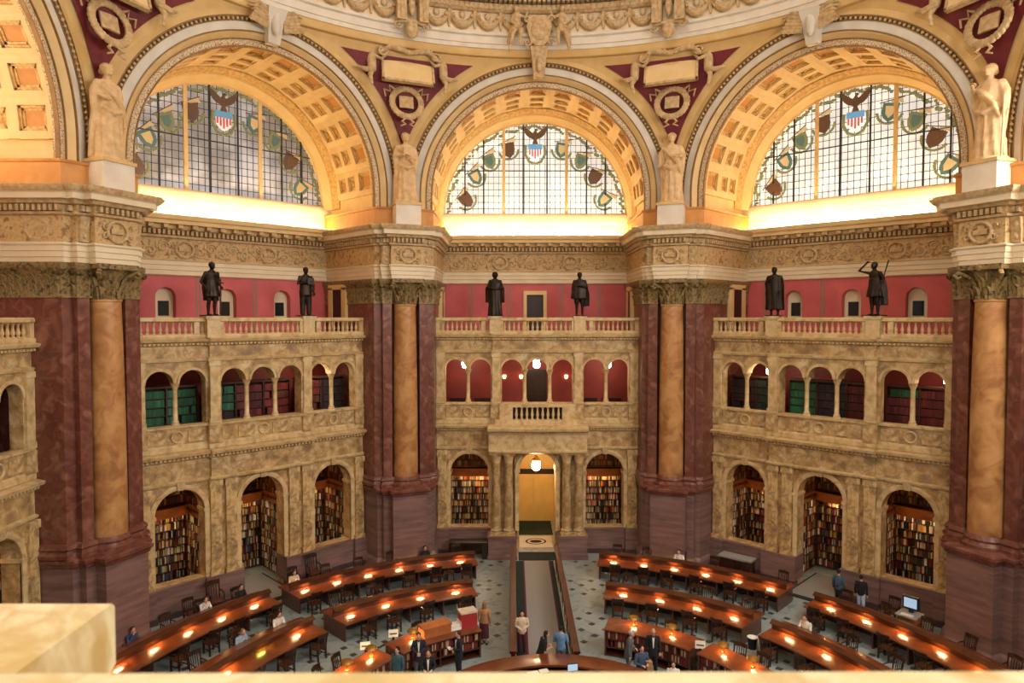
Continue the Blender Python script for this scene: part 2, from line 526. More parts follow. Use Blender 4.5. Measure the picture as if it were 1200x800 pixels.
    # balustrade
    bal = part('balustrade', lambda: balustrade_mesh(), 'siena_plain', 'balus')
    bmesh_fn = lambda: MB().lathe([(.09, 13.38), (.09, 13.43), (.05, 13.47), (.085, 13.58), (.06, 13.72), (.045, 13.8), (.05, 13.9), (.08, 13.94), (.08, 13.98)], 8)
    for a, b in ((-5.95, -3.35), (-2.15, 2.15), (3.35, 5.95)):
        n = int((b - a) / .27)
        for i in range(n):
            u = a + (i + .5) * (b - a) / n
            o = .22 if abs(u) < 2.7 else 0
            obj('baluster', bmesh_fn, 'siena_plain', bal, key='baluster', loc=(u, SA + .02 - o, 0))
    for u in (-2.95, 2.95):
        for i in (-1, 0, 1):
            obj('baluster', bmesh_fn, 'siena_plain', bal, key='baluster', loc=(u + i * .2 + (.08 if u < 0 else -.08) - (.1 if u > 0 else -.1), SA + .02, 0))
    if portal:
        # balcony balusters in front of the central arches and the paired columns of the portal
        for i in range(9):
            obj('balcony_baluster', lambda: MB().lathe([(.09, 0), (.09, .06), (.05, .1), (.1, .28), (.05, .55), (.05, .66), (.09, .7), (.09, .76)], 8), 'siena_plain', wall, key='balcb', loc=(-1.28 + i * .32, SA - .52, 8.0))
        obj('balcony_rail', MB().box(-2.3, 2.3, SA - .68, SA - .2, 8.76, 8.95).box(-2.3, -1.5, SA - .64, SA - .25, 8, 8.76).box(1.5, 2.3, SA - .64, SA - .25, 8, 8.76).box(-2.6, 2.6, SA - .75, SA - .2, 7.66, 8.0), 'siena_plain', wall)
        obj('balcony_shade_panel', MB().box(-1.5, 1.5, SA - .3, SA - .24, 8.0, 8.76), 'dark_wood', wall)  # dark sheet standing in for the shade behind the balcony balusters
        ent = MB()
        ent.box(-2.95, 2.95, 19.55, SA, 6.14, 7.2)
        ent.prof(-3.0, 3.0, [(19.55, 7.2), (19.45, 7.25), (19.42, 7.36), (19.1, 7.46), (19.05, 7.62), (19.3, 7.7), (SA, 7.7), (SA, 7.2)])
        ent.prof(-2.95, 2.95, [(19.56, 6.06), (19.44, 6.1), (19.4, 6.2), (19.55, 6.26), (SA, 6.26), (SA, 6.06)])
        obj('portal_entablature', ent, 'siena_plain', wall)
        pf = MB(); arcade(pf, -1.4, 1.4, 1.2, 6.08, [(0, 1.12, 1.2, 4.9)], SA - .55, SA, 18)
        obj('portal_arch_wall', pf, 'siena', wall)
        for u in (-2.5, -1.75, 1.75, 2.5):
            obj('portal_column', lambda: MB().lathe([(.4, 1.1), (.4, 1.22), (.31, 1.26), (.35, 1.36), (.28, 1.44), (.24, 5.4), (.27, 5.45), (.25, 5.5), (.3, 5.7), (.4, 6.02), (.42, 6.08)], 16).box(-.38, .38, -.38, .38, 1.05, 1.18).box(-.4, .4, -.4, .4, 5.96, 6.08), 'siena', wall, key='pcol', loc=(u, 19.98, 0))
        for s in (-1, 1):
            obj('portal_pedestal', MB().box(s * 2.125 - .85, s * 2.125 + .85, 19.5, SA - .05, ZF + .25, 1.0), 'dado', wall)
            obj('portal_pedestal_base', MB().box(s * 2.125 - .9, s * 2.125 + .9, 19.44, SA - .05, ZF, ZF + .25).box(s * 2.125 - .9, s * 2.125 + .9, 19.44, SA - .05, .96, 1.07), 'dado', wall)
    # --- rooms behind the screen
    fl = part('gallery_floor', lambda: MB().box(-W - .5, W + .5, SA + .55, 25.6, 7.5, 7.9).box(-W - .5, W + .5, SA + .5, 25.6, 12.6, 13.1), 'siena_plain', 'gfl')
    part('gallery_back_wall', lambda: MB().box(-W - 1, W + 1, 24.6 if not portal else 23.8, 25.6, 7.9, 12.6), 'red_dark', 'gbw')
    if portal:
        part('alcove_wall', lambda: MB().box(-W - 1, -1.5, 25.0, 25.4, ZF, 7.5).box(1.5, W + 1, 25.0, 25.4, ZF, 7.5).box(-1.9, -1.5, SA + .8, 25.4, ZF, 7.5).box(1.5, 1.9, SA + .8, 25.4, ZF, 7.5).box(-1.5, 1.5, 27.6, 27.8, ZF, 7.5)
             .box(-1.75, -1.5, 25.4, 27.8, ZF, 7.5).box(1.5, 1.75, 25.4, 27.8, ZF, 7.5).box(-1.5, 1.5, 25.4, 27.8, 7.2, 7.5), 'lobby_wall', 'alw')
    else:
        part('alcove_wall', lambda: MB().box(-W - 1, W + 1, 25.0, 25.4, ZF, 7.5).box(-2.2, -2.0, SA + .8, 25.1, ZF, 7.5).box(2.0, 2.2, SA + .8, 25.1, ZF, 7.5).box(-W - 1, -W, SA + .8, 25.4, ZF, 7.5).box(W, W + 1, SA + .8, 25.4, ZF, 7.5), 'red_dark', 'alw')
    # --- attic wall with niches
    def attic():
        mb = MB()
        if portal:
            mb.box(-W - .8, -.62, BW, BW + .6, 13.1, 16.5).box(.62, W + .8, BW, BW + .6, 13.1, 16.5).box(-.62, .62, BW, BW + .6, 15.75, 16.5)
        else:
            arcade(mb, -W - .8, W + .8, 13.1, 16.5, [(u, .52, 14.15, 15.3) for u in (-3.3, 0, 3.3)], BW, BW + .6, 14)
        return mb
    att = obj('wall_attic_' + side, attic, 'red_wall', rot=(0, 0, rz), key='att' + kind, kind='structure')
    # vertical painted stripes, frames and openings
    for u in ((-5.0, -1.6, 1.6, 5.0) if not portal else (-4.3, -1.75, 1.75, 4.3)):
        part('painted_stripe', lambda: MB().box(-.14, -.05, -.012, .01, 13.12, 16.42).box(.05, .14, -.012, .01, 13.12, 16.42), 'stripe', 'strp', parent=att, loc=(u, BW, 0))
    if portal:
        obj('door_frame', MB().box(-.78, -.56, BW - .08, BW + .3, 13.1, 15.95).box(.56, .78, BW - .08, BW + .3, 13.1, 15.95).box(-.78, .78, BW - .1, BW + .3, 15.72, 15.98), 'cream', att)
        obj('door_leaf', MB().box(-.56, .56, BW + .2, BW + .3, 13.1, 15.72), 'dark_wood', att)
    else:
        for u in (-3.3, 0, 3.3):
            def nf():
                mb = MB()
                arcade(mb, -.52, .52, 14.15, 15.85, [(0, .0, 14.2, 14.2)] and [], BW + .5, BW + .55)
                return mb
            fr = part('niche_window', lambda: MB().arc(15.3, [(.0, BW + .5), (.0, BW + .4), (.5, BW + .4), (.5, BW + .5)], n=12, leg=14.2), 'ivory', 'nfr', parent=att, loc=(u, 0, 0))
            part('pane', lambda: MB().box(-.27, .27, BW + .34, BW + .41, 14.3, 15.1), 'glass_dark', 'npn', parent=fr)
            part('sill', lambda: MB().box(-.72, .72, BW - .12, BW + .5, 14.0, 14.16), 'ivory', 'nsl', parent=att, loc=(u, 0, 0))
    # end panels of the gallery
    for s in (-1, 1):
        part('gallery_door_frame', lambda: MB().box(W - .25, W + .3, 22.4, 22.85, 13.1, 16).box(W - .25, W + .3, 23.9, 24.35, 13.1, 16).box(W - .25, W + .3, 22.4, 24.35, 15.9, 16.3), 'cream', 'gdf', parent=att, rot=(0, 0, 0), loc=(0, 0, 0)) if s > 0 else \
            part('gallery_door_frame', lambda: MB().box(-W - .3, -W + .25, 22.4, 22.85, 13.1, 16).box(-W - .3, -W + .25, 23.9, 24.35, 13.1, 16).box(-W - .3, -W + .25, 22.4, 24.35, 15.9, 16.3), 'cream', 'gdf2', parent=att)
        part('gallery_door', lambda: MB().box(s * (W - .15) - .05, s * (W - .15) + .05, 22.85, 23.9, 13.1, 15.9), 'dark_wood', 'gdd%d' % s, parent=att)
    # --- great entablature over the attic wall
    E0 = 24.85
    ent = obj('trim_entablature_' + side, lambda: MB().prof(-W - .9, W + .9, [(E0 + .05, 16.45), (E0, 16.5), (E0, 16.72), (E0 - .05, 16.74), (E0 - .05, 16.98), (E0 - .1, 17.0), (E0 - .1, 17.2), (E0 - .16, 17.25), (E0, 17.3), (E0 + .4, 17.3), (E0 + .4, 16.45)]), 'ivory', rot=(0, 0, rz), key='ea', kind='structure')
    kk = dict(parent=ent)
    obj('frieze', lambda: MB().box(-W - .9, W + .9, E0, E0 + .4, 17.28, 18.95), 'frieze', key='ef', **kk)
    obj('relief_scrollwork', lambda: frieze_scrolls(-W, W, (-2.35, 2.35), 17.85), 'relief', key='efs', loc=(0, E0 - .02, 0), **kk)
    for u in (-2.35, 2.35):
        obj('medallion', medallion, 'relief', key='med', loc=(u, E0 - .05, 17.85), **kk)
    obj('egg_course', lambda: [MB().prof(-W - .9, W + .9, [(E0, 18.4), (E0 - .14, 18.44), (E0 - .16, 18.56), (E0, 18.6)])][0], 'relief', key='ec', **kk)

    def dents():
        mb = MB(); u = -W - .4
        while u < W + .4:
            mb.box(u, u + .13, E0 - .3, E0, 18.6, 18.84); u += .24
        return mb
    obj('dentil_course', dents, 'relief', key='ed', **kk)

    def modil():
        mb = MB(); u = -W - .3
        while u < W + .3:
            mb.box(u, u + .26, E0 - .62, E0, 18.92, 19.1); u += .74
        return mb
    obj('modillion_course', modil, 'relief', key='em', **kk)
    obj('cornice', lambda: MB().prof(-W - .9, W + .9, [(E0, 18.84), (E0 - .2, 18.9), (E0 - .3, 19.1), (E0 - .68, 19.12), (E0 - .7, 19.3), (E0 - .8, 19.36), (E0 - .86, 19.6), (E0 - .78, 19.6), (E0 - .76, 19.5), (E0 + .4, 19.5), (E0 + .4, 18.84)]), 'cream', key='eco', **kk)
    # --- window sill band lit by a cove lamp
    obj('window_ledge', lambda: MB().box(-6.6, 6.6, 25.02, 25.6, 19.5, 20.4).prof(-6.6, 6.6, [(24.98, 20.38), (24.9, 20.5), (24.9, 20.98), (24.94, 21.08), (25.6, 21.08), (25.6, 20.38)]), 'ivory', key='ledge', **kk)
    lp = obj('cove_lamp', lambda: MB().box(-6.1, 6.1, 24.14, 24.32, 19.5, 19.56), 'brass', key='cvb', rot=(0, 0, rz), label='long cove light behind the cornice ' + WHICH[side], category='light', group='cove lights below the great windows')
    obj('tube', lambda: MB().tube([(-6.05, 24.23, 19.6), (6.05, 24.23, 19.6)], .035, 8), 'cove_glow', lp, key='cvt')
    make_arch(side, rz)
    make_window(side, rz)


def dado_mesh(portal, plinth=False):
    mb = MB(); d = .2 if plinth else .14
    z0, z1 = (ZF, ZF + .28) if plinth else (ZF + .26, 1.12)
    segs = [(-W, -1.35, 0), (1.35, W, 0)] if not portal else [(-W, -2.9, 0), (2.9, W, 0)]
    for a, b, o in segs:
        mb.box(a, b, SA - d, SA + .05, z0, z1)
        if not plinth: mb.box(a - .02, b + .02, SA - d - .06, SA + .05, 1.1, 1.22)
        else: pass
    for u in ((-5.85, -2.11, 2.11, 5.85) if not portal else (-5.85, 5.85)):
        hw = .95 if abs(u) < 3 else .42
        if not plinth: mb.box(u - hw, u + hw, SA - d - .22, SA, z0, 1.24)
        else: mb.box(u - hw - .05, u + hw + .05, SA - d - .27, SA, z0, z1)
    if not plinth:
        for s in (-1, 1):
            if not portal: mb.box(s * 1.26 - .1, s * 1.26 + .1, SA - .1, SA + .82, z0, 1.24)
    return mb


def balustrade_mesh():
    mb = MB()
    for a, b, o in ((-W, -2.65, 0), (-2.75, 2.75, .22), (2.65, W, 0)):
        mb.prof(a, b, [(SA - .2 - o, 13.2), (SA - .22 - o, 13.24), (SA - .2 - o, 13.36), (SA - .14 - o, 13.4), (SA + .22 - o, 13.4), (SA + .22 - o, 13.2)])
        mb.prof(a, b, [(SA - .12 - o, 13.97), (SA - .19 - o, 14.02), (SA - .19 - o, 14.14), (SA - .12 - o, 14.2), (SA + .16 - o, 14.2), (SA + .22 - o, 14.1), (SA + .16 - o, 13.97)])
    for u in (-6.08, 6.08, -3.3, 3.3, -2.2, 2.2):
        o = .22 if abs(u) < 2.7 else 0
        mb.box(u - .12, u + .12, SA - .14 - o, SA + .18 - o, 13.38, 14.0)
    for u in (-2.58, 2.58):
        mb.box(u - .33, u + .33, SA - .46, SA + .24, 13.2, 14.16).box(u - .4, u + .4, SA - .53, SA + .3, 14.12, 14.28)
    return mb


def make_arch(side, rz):
    A0 = 19.2; rows = 13; pit = 180 / rows
    tr = obj('trim_arch_' + side, lambda: MB().arc(ARCH, [(7.95, A0 + .3), (7.95, A0), (7.62, A0 - .03), (7.56, A0 + .02), (7.56, A0 + .3)], n=56, leg=20.5), 'ochre', rot=(0, 0, rz), key='ar0', kind='structure')
    P = dict(parent=tr)
    obj('bead_moulding', lambda: MB().arc(ARCH, [(7.56, A0 + .3), (7.56, A0 + .08), (7.48, A0 + .05), (7.4, A0 + .1), (7.4, A0 + .3)], n=56, leg=20.5), 'bead_brown', key='ar1', **P)

    def beads():
        mb = MB()
        for i in range(100):
            a = PI * (i + .5) / 100
            mb.ell((7.47 * math.cos(a), A0, ARCH + 7.47 * math.sin(a)), (.075, .075, .075), 6, 4)
        return mb
    obj('bead_row', beads, 'relief', key='ar2', kind='stuff', **P)
    for kf_, (ra, rb, ya) in enumerate(((7.62, 7.57, A0 - .05), (7.41, 7.36, A0 + .04), (6.97, 6.92, A0 + .07), (6.66, 6.62, A0 + .36), (6.33, 6.28, A0 + .42))):
        obj('gilt_shade_fillet', lambda: MB().arc(ARCH, [(ra, A0 + .6), (ra, ya), (rb, ya), (rb, A0 + .6)], n=56, leg=20.5), 'fillet_gilt_shade', key='fil%d' % kf_, **P)  # brown gilt rings put in for the shadow lines between the bands
    obj('white_fascia', lambda: MB().arc(ARCH, [(7.4, A0 + .4), (7.4, A0 + .08), (6.98, A0 + .1), (6.94, A0 + .14), (6.94, A0 + .4)], n=56, leg=20.5), 'grey_white', key='ar3', **P)
    obj('cream_moulding', lambda: MB().arc(ARCH, [(6.94, A0 + .6), (6.94, A0 + .16), (6.86, A0 + .12), (6.7, A0 + .34), (6.64, A0 + .42), (6.64, A0 + .6)], n=56, leg=20.5), 'cream', key='ar4', **P)
    obj('lace_band', lambda: MB().arc(ARCH, [(6.64, A0 + .7), (6.64, A0 + .44), (6.56, A0 + .4), (6.36, A0 + .44), (6.3, A0 + .52), (6.3, A0 + .7)], n=56, leg=20.5), 'lace', key='ar5', **P)
    so = obj('coffered_vault', lambda: MB().arc(ARCH, [(6.75, A0 + .6), (6.75, 25.3), (6.6, 25.3), (6.6, A0 + .6)], n=52, leg=19.5), 'cream', key='ar6', **P)
    # ribs and coffer panels, one row every pitch
    half = 6.6 * math.tan(R(pit / 2)) + .01
    y0, y1 = A0 + .62, 23.75
    ca, cb, cc = (20.15, 21.3), (21.75, 22.45), (22.75, 23.45)

    def cell():
        mb = MB(); z0, z1 = 6.38, 6.62
        xs = .5; xp = .42
        for a, b in ((y0, ca[0]), (ca[1], cb[0]), (cb[1], cc[0]), (cc[1], y1)):
            mb.box(-half * .98, half * .98, a, b, z0, z1)
        for (a, b), x in ((ca, xs), (cb, xp), (cc, xp)):
            mb.box(-half, -x, a, b, z0, z1).box(x, half, a, b, z0, z1)
        return mb

    def coff(y, hx):
        def f():
            mb = MB(); a, b = y
            for k, (d, z) in enumerate(((0, 6.46), (.1, 6.52))):
                mb.box(-hx + d, hx - d, a + d, a + d + .1, z, 6.62).box(-hx + d, hx - d, b - d - .1, b - d, z, 6.62)
                mb.box(-hx + d, -hx + d + .1, a + d, b - d, z, 6.62).box(hx - d - .1, hx - d, a + d, b - d, z, 6.62)
            return mb
        return f

    def panel(y, hx, rose):
        def f():
            mb = MB(); a, b = y; c = (a + b) / 2
            mb.box(-hx + .18, hx - .18, a + .18, b - .18, 6.56, 6.63)
            if rose:
                mb.ell((0, c, 6.54), (.12, .12, .09), 8, 5)
                for k in range(6):
                    t = k * PI / 3; mb.ell((.13 * math.cos(t), c + .13 * math.sin(t), 6.56), (.08, .08, .05), 6, 4)
            return mb
        return f
    for i in range(rows):
        be = R(-90 + pit * (i + .5))
        t = dict(loc=(0, 0, ARCH), rot=(0, be, 0))
        obj('vault_rib', cell, 'cream', so, key='cell', **t)
        for y, hx, rose, nm in ((ca, .5, False, 'a'), (cb, .42, True, 'b'), (cc, .42, True, 'c')):
            obj('coffer_frame', coff(y, hx), 'gilt', so, key='cf' + nm, **t)
            obj('coffer_panel', panel(y, hx, rose), 'gilt' if rose else 'orange', so, key='cp' + nm, **t)
    obj('gilt_band', lambda: MB().arc(ARCH - .2, [(6.75, 23.8), (6.52, 23.8), (6.4, 24.1), (6.34, 24.35), (6.75, 24.35)], n=52, leg=20.9), 'gilt', key='ar7', **P)
    obj('cream_ring', lambda: MB().arc(ARCH - .3, [(6.8, 24.3), (6.36, 24.4), (6.16, 24.9), (6.12, 25.15), (6.8, 25.15)], n=52, leg=20.9), 'cream', key='ar8', **P)


WN = {'far': 1, 'far_left': 2, 'far_right': 3, 'left': 4, 'right': 5}
BARS = [-6.08, -4.7, -3.45, -2.1, -.8, .8, 2.1, 3.45, 4.7, 6.08]


def make_window(side, rz):
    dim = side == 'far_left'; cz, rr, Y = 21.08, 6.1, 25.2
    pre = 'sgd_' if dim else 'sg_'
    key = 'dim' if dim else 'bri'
    win = empty('window_%d' % WN[side], (0, 0, 0), rz, kind='structure')
    obj('window_frame', lambda: MB().arc(cz, [(rr + .3, Y - .1), (rr - .02, Y - .1), (rr - .06, Y), (rr - .02, Y + .1), (rr + .3, Y + .1)], n=52).box(-rr, rr, Y - .1, Y + .1, cz - .04, cz + .08), 'cream', win, key='wfr')
    for u in (-2.1, 2.1):
        obj('mullion', lambda: MB().box(-.1, .1, Y - .14, Y + .06, cz, cz + math.sqrt(rr * rr - 4.41)), 'cream', win, key='mul', loc=(u, 0, 0))
    for u in (-4.7, -3.45, -.8, .8, 3.45, 4.7):
        obj('glazing_bar', lambda: MB().box(-.045, .045, Y - .06, Y + .04, cz, cz + math.sqrt(rr * rr - u * u)), 'lead', win, key='gb%d' % int(abs(u) * 10), loc=(u, 0, 0))

    def came():
        mb = MB(); u = -rr + .2
        while u < rr - .1:
            mb.box(u - .014, u + .014, Y - .03, Y + .01, cz, cz + math.sqrt(rr * rr - u * u)); u += .345
        z = .42
        while z < rr - .2:
            h = math.sqrt(rr * rr - z * z); mb.box(-h, h, Y - .03, Y + .01, cz + z - .014, cz + z + .014); z += .42
        for z, t in ((2.94, .03),):
            h = math.sqrt(rr * rr - z * z); mb.box(-h, h, Y - .05, Y + .01, cz + z - t, cz + z + t)
        return mb
    obj('lead_cames', came, 'lead', win, key='came')
    for a, b in zip(BARS[:-1], BARS[1:]):
        def pane():
            n = 8; pts = [(a, cz)]
            pts += [(b, cz)] + [(b + (a - b) * i / n, cz + math.sqrt(max(0.0, rr * rr - (b + (a - b) * i / n) ** 2))) for i in range(n + 1)]
            return MB().plate(pts, Y, Y + .05)
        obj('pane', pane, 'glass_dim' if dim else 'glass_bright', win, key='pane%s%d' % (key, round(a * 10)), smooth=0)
    # leafy border of coloured glass, coats of arms, eagle and striped shield
    def border():
        mb = MB(); r2 = random.Random(3)
        for i in range(110):
            t = PI * (i + .5) / 110; r = rr - .14 - .26 * r2.random()
            mb.ell((r * math.cos(t), Y - .02, cz + r * math.sin(t)), (.09 + .07 * r2.random(), .02, .07 + .06 * r2.random()), 7, 4)
        return mb
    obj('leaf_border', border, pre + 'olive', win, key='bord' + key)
    for k, t in enumerate((13, 33, 50, 68, 112, 130, 147, 167)):
        t = R(t); cx, cz2 = 4.75 * math.cos(t), cz + 4.75 * math.sin(t) - .05
        def shield():
            pts = [(-.42, .45), (.42, .45), (.42, -.05), (.3, -.35), (0, -.58), (-.3, -.35), (-.42, -.05)]
            return MB().plate(pts, -.05, -.01)
        sh = obj('coat_of_arms', shield, pre + ('teal', 'brown', 'olive')[k % 3], win, key='sh%s%d' % (key, k % 3), loc=(cx, Y, cz2), rot=(0, (t - PI / 2) * .5 * -1, 0))
        obj('field', lambda: MB().plate([(-.26, .28), (.26, .28), (.2, -.15), (0, -.36), (-.2, -.15)], -.07, -.04), pre + ('tan', 'brown', 'teal')[k % 3], sh, key='fi%s%d' % (key, k % 3))
        obj('flag_staff', lambda: MB().tube([(-.6, -.06, .42), (.62, -.06, .78)], .028, 6), pre + 'brown', sh, key='ri' + key)
        obj('flag', lambda: MB().plate([(-.1, .58), (.5, .76), (.62, .45), (.3, .5), (.05, .4)], -.05, -.02), pre + 'tan', sh, key='fl' + key)
        def sprig():
            mb = MB()
            for i in range(16):
                t_ = R(195 + 150 * i / 15); mb.ell((.66 * math.cos(t_), -.03, .68 * math.sin(t_) + .02), (.1, .02, .07), 6, 4)
            return mb
        obj('sprig', sprig, pre + 'olive', sh, key='spg' + key)
    sz = cz + 4.35
    us = obj('striped_shield', lambda: MB().plate([(-.45, .05), (.45, .05), (.42, -.4), (.25, -.62), (0, -.75), (-.25, -.62), (-.42, -.4)], -.05, -.01), pre + 'white', win, key='us' + key, loc=(0, Y, sz))
    obj('chief', lambda: MB().box(-.48, .48, -.07, -.02, .0, .36), pre + 'blue', us, key='chf' + key)

    def stripes():
        mb = MB()
        for i in range(5):
            u = -.36 + i * .18; mb.box(u - .05, u + .05, -.08, -.03, -.6 + abs(u) * .7, 0)
        return mb
    obj('red_stripes', stripes, pre + 'crimson', us, key='str' + key)
    obj('wreath', lambda: MB().tube([(-.62, -.03, .3), (-.66, -.03, -.3), (-.4, -.03, -.8), (0, -.03, -.95), (.4, -.03, -.8), (.66, -.03, -.3), (.62, -.03, .3)], .09, 6), pre + 'olive', us, key='wr' + key)

    def eagle():
        mb = MB()
        mb.ell((0, 0, 0), (.17, .05, .36), 10, 6).ell((.06, -.01, .4), (.1, .05, .1), 8, 5).tube([(.1, -.01, .42), (.22, -.01, .38)], [.04, .015], 6)
        for s in (-1, 1):
            mb.plate([(s * .08, .12), (s * .3, .3), (s * .62, .55), (s * .8, .62), (s * .74, .3), (s * .6, .05), (s * .4, -.12), (s * .15, -.2)], -.04, .0)
        mb.plate([(-.1, -.25), (.1, -.25), (.2, -.55), (-.2, -.55)], -.04, 0)
        return mb
    obj('eagle', eagle, pre + 'brown', win, key='eag' + key, loc=(0, Y - .04, cz + 5.25))


for side, phi in BAYS.items():
    make_bay(side, phi)


# ---------------------------------------------------------------- piers
def fa(A, u=6.2): return (A * S22 - u * C22, A * C22 + u * S22)


def full(half): return [(-x, y) for x, y in half[::-1]] + list(half)


PED = full([(1.0, 19.31), (1.0, 19.9), (1.42, 19.9), (1.42, 20.3), fa(19.42), fa(26)])
BODY = full([(.82, 20.85), (.82, 20.2), (1.34, 20.2), (1.34, 20.5), fa(19.63), fa(26)])
ENT = full([(.95, 19.6), (.95, 20.02), (1.42, 20.02), (1.42, 20.36), fa(19.5), fa(26)])
UPP = full([(1.0, 20.25), fa(19.55), fa(26)])
PIERS = {-22.5: 'between the portal bay and the dim grey window', 22.5: 'between the portal bay and the bronze shading its eyes',
         -67.5: 'on the outer side of the bay with the dim grey window', 67.5: 'on the outer side of the bay with the bronze shading its eyes'}


def capital_leaves(mb, poly, z0, tiers, spacing, lim):
    n = len(poly)
    for i in range(n):
        a = Vector(poly[i]); b = Vector(poly[(i + 1) % n]); L = (b - a).length
        if min(a.y, b.y) > lim: continue
        e = (b - a).normalized()
        nrm = Vector((e.y, -e.x))
        cen = Vector((0, 23))
        if nrm.dot((a + b) / 2 - cen) < 0: nrm = -nrm
        k = max(1, int(L / spacing)); Lv = min(L, 3.0); k = max(1, int(Lv / spacing))
        st = a if a.y <= b.y else b; dirv = e if a.y <= b.y else -e
        for tz, h, o in tiers:
            for j in range(k):
                p = st + dirv * ((j + .5) * Lv / k)
                ang = math.atan2(nrm.y, nrm.x) + PI / 2
                leaf(mb, Matrix.Translation((p.x, p.y, tz)) @ Matrix.Rotation(ang, 4, 'Z'), Lv / k * 1.05, h, o)


def make_pier(psi):
    rz = -R(psi)
    pr = empty('trim_pier_' + {-22.5: 'far_left', 22.5: 'far_right', -67.5: 'left', 67.5: 'right'}[psi], (0, 0, 0), rz, kind='structure')
    p = dict(parent=pr)
    obj('pedestal', lambda: stack(MB(), PED, [(.0, .2), (0, 4.05), ]), 'dado', key='p_ped', **p)
    obj('pedestal_base', lambda: stack(MB(), PED, [(.14, ZF), (.14, .05), (.08, .14), (.0, .25), (-.1, .25)]), 'dado', key='p_pb', **p)
    obj('pedestal_cap', lambda: stack(MB(), PED, [(0, 3.95), (.06, 4.0), (.08, 4.12), (.16, 4.2), (.16, 4.32), (.04, 4.4), (-.1, 4.42)]), 'red_marble', key='p_pc', **p)
    obj('pier_body', lambda: stack(MB(), BODY, [(0, 4.3), (0, 15.05)]), 'red_marble', key='p_body', **p)
    obj('pier_base_moulding', lambda: stack(MB(), BODY, [(.2, 4.4), (.2, 4.55), (.12, 4.62), (.1, 4.7), (.16, 4.78), (.1, 4.9), (.0, 4.98), (-.05, 4.98)]), 'red_marble', key='p_bm', **p)
    cy = 20.38
    obj('column_base', lambda: MB().lathe([(.95, 4.4), (.95, 4.56), (.86, 4.62), (.8, 4.7), (.84, 4.8), (.78, 4.9), (.72, 4.98)], 32, 0, cy), 'red_marble', key='p_cb', **p)
    obj('column_shaft', lambda: MB().lathe([(.72, 4.95), (.715, 7), (.7, 10), (.66, 13), (.62, 14.85), (.66, 14.88), (.66, 14.95), (.6, 14.98)], 36, 0, cy), 'shaft', key='p_cs', **p)

    def cap():
        mb = MB()
        mb.lathe([(.6, 14.95), (.62, 15.4), (.68, 15.9), (.82, 16.2), (.85, 16.3)], 24, 0, cy)
        for z, h, o, ph, nn in ((14.97, .62, .2, 0, 10), (15.3, .72, .3, .5, 10), (15.75, .5, .32, 0, 10)):
            for k in range(nn):
                a = 2 * PI * (k + ph) / nn
                leaf(mb, Matrix.Translation((.66 * math.cos(a), cy + .66 * math.sin(a), z)) @ Matrix.Rotation(a + PI / 2, 4, 'Z'), .44, h, o)
        for sx in (-1, 1):
            for sy in (-1, 1):
                c = (sx * .78, cy + sy * .78)
                mb.tube([(sx * .4, cy + sy * .4, 15.6), (sx * .62, cy + sy * .62, 15.95), (sx * .88, cy + sy * .88, 16.12), (sx * .98, cy + sy * .98, 15.98), (sx * .9, cy + sy * .9, 15.86), (sx * .8, cy + sy * .8, 15.95)], [.05, .08, .1, .1, .08, .05], 8)
        mb.box(-.92, .92, cy - .92, cy + .92, 16.2, 16.42).ell((0, cy - .9, 16.28), (.16, .1, .16), 8, 5)
        return mb
    obj('capital', cap, 'capital', key='p_cap', **p)

    def pcap():
        mb = MB(); stack(mb, BODY, [(0, 14.98), (.05, 15.0), (.05, 15.06), (.02, 15.1), (.04, 15.6), (.12, 16.1), (.22, 16.22), (.22, 16.42), (0, 16.42)])
        capital_leaves(mb, BODY, 15.0, ((15.08, .55, .16), (15.4, .6, .24)), .3, 24.0)
        capital_leaves(mb, BODY, 15.0, ((15.85, .38, .3),), .5, 24.0)
        n = len(BODY)
        for x, y in BODY:
            if y > 22: continue
            for s in (-1, 1):
                mb.ell((x * 1.06, y - .16, 16.02), (.13, .13, .13), 8, 5)
        return mb
    obj('pilaster_capital', pcap, 'capital', key='p_pcap', **p)
    obj('architrave', lambda: stack(MB(), ENT, [(0, 16.4), (0, 16.62), (.04, 16.64), (.04, 16.86), (.08, 16.88), (.08, 17.08), (.15, 17.14), (.15, 17.2), (0, 17.24)]), 'ivory', key='p_ar', **p)
    obj('frieze', lambda: stack(MB(), ENT, [(.02, 17.2), (.02, 18.3)]), 'frieze', key='p_fr', **p)
    obj('medallion', medallion, 'relief', key='med', loc=(0, 19.53, 17.76), **p)
    for s in (-1, 1):
        obj('frieze_bracket', lambda: MB().loft([[(-.2, 0, 17.25), (.2, 0, 17.25), (.2, -.1, 17.25), (-.2, -.1, 17.25)], [(-.2, 0, 17.7), (.2, 0, 17.7), (.2, -.12, 17.7), (-.2, -.12, 17.7)], [(-.2, 0, 18.28), (.2, 0, 18.28), (.2, -.2, 18.28), (-.2, -.2, 18.28)]]).ell((0, -.12, 18.0), (.13, .1, .16), 8, 5).ell((0, -.1, 17.5), (.1, .08, .14), 8, 5), 'relief', key='fbr', loc=(s * 1.19, 20.0, 0), **p)
        c = fa(20.6)
        obj('flank_medallion', medallion, 'relief', key='med', loc=(s * (c[0] - .03), c[1] - .02, 17.76), rot=(0, 0, s * R(112.5 - 22.5 - 22.5) if False else s * R(67.5)), **p)
    obj('egg_course', lambda: stack(MB(), ENT, [(.04, 18.28), (.14, 18.32), (.16, 18.42), (.05, 18.46)]), 'relief', key='p_eg', **p)

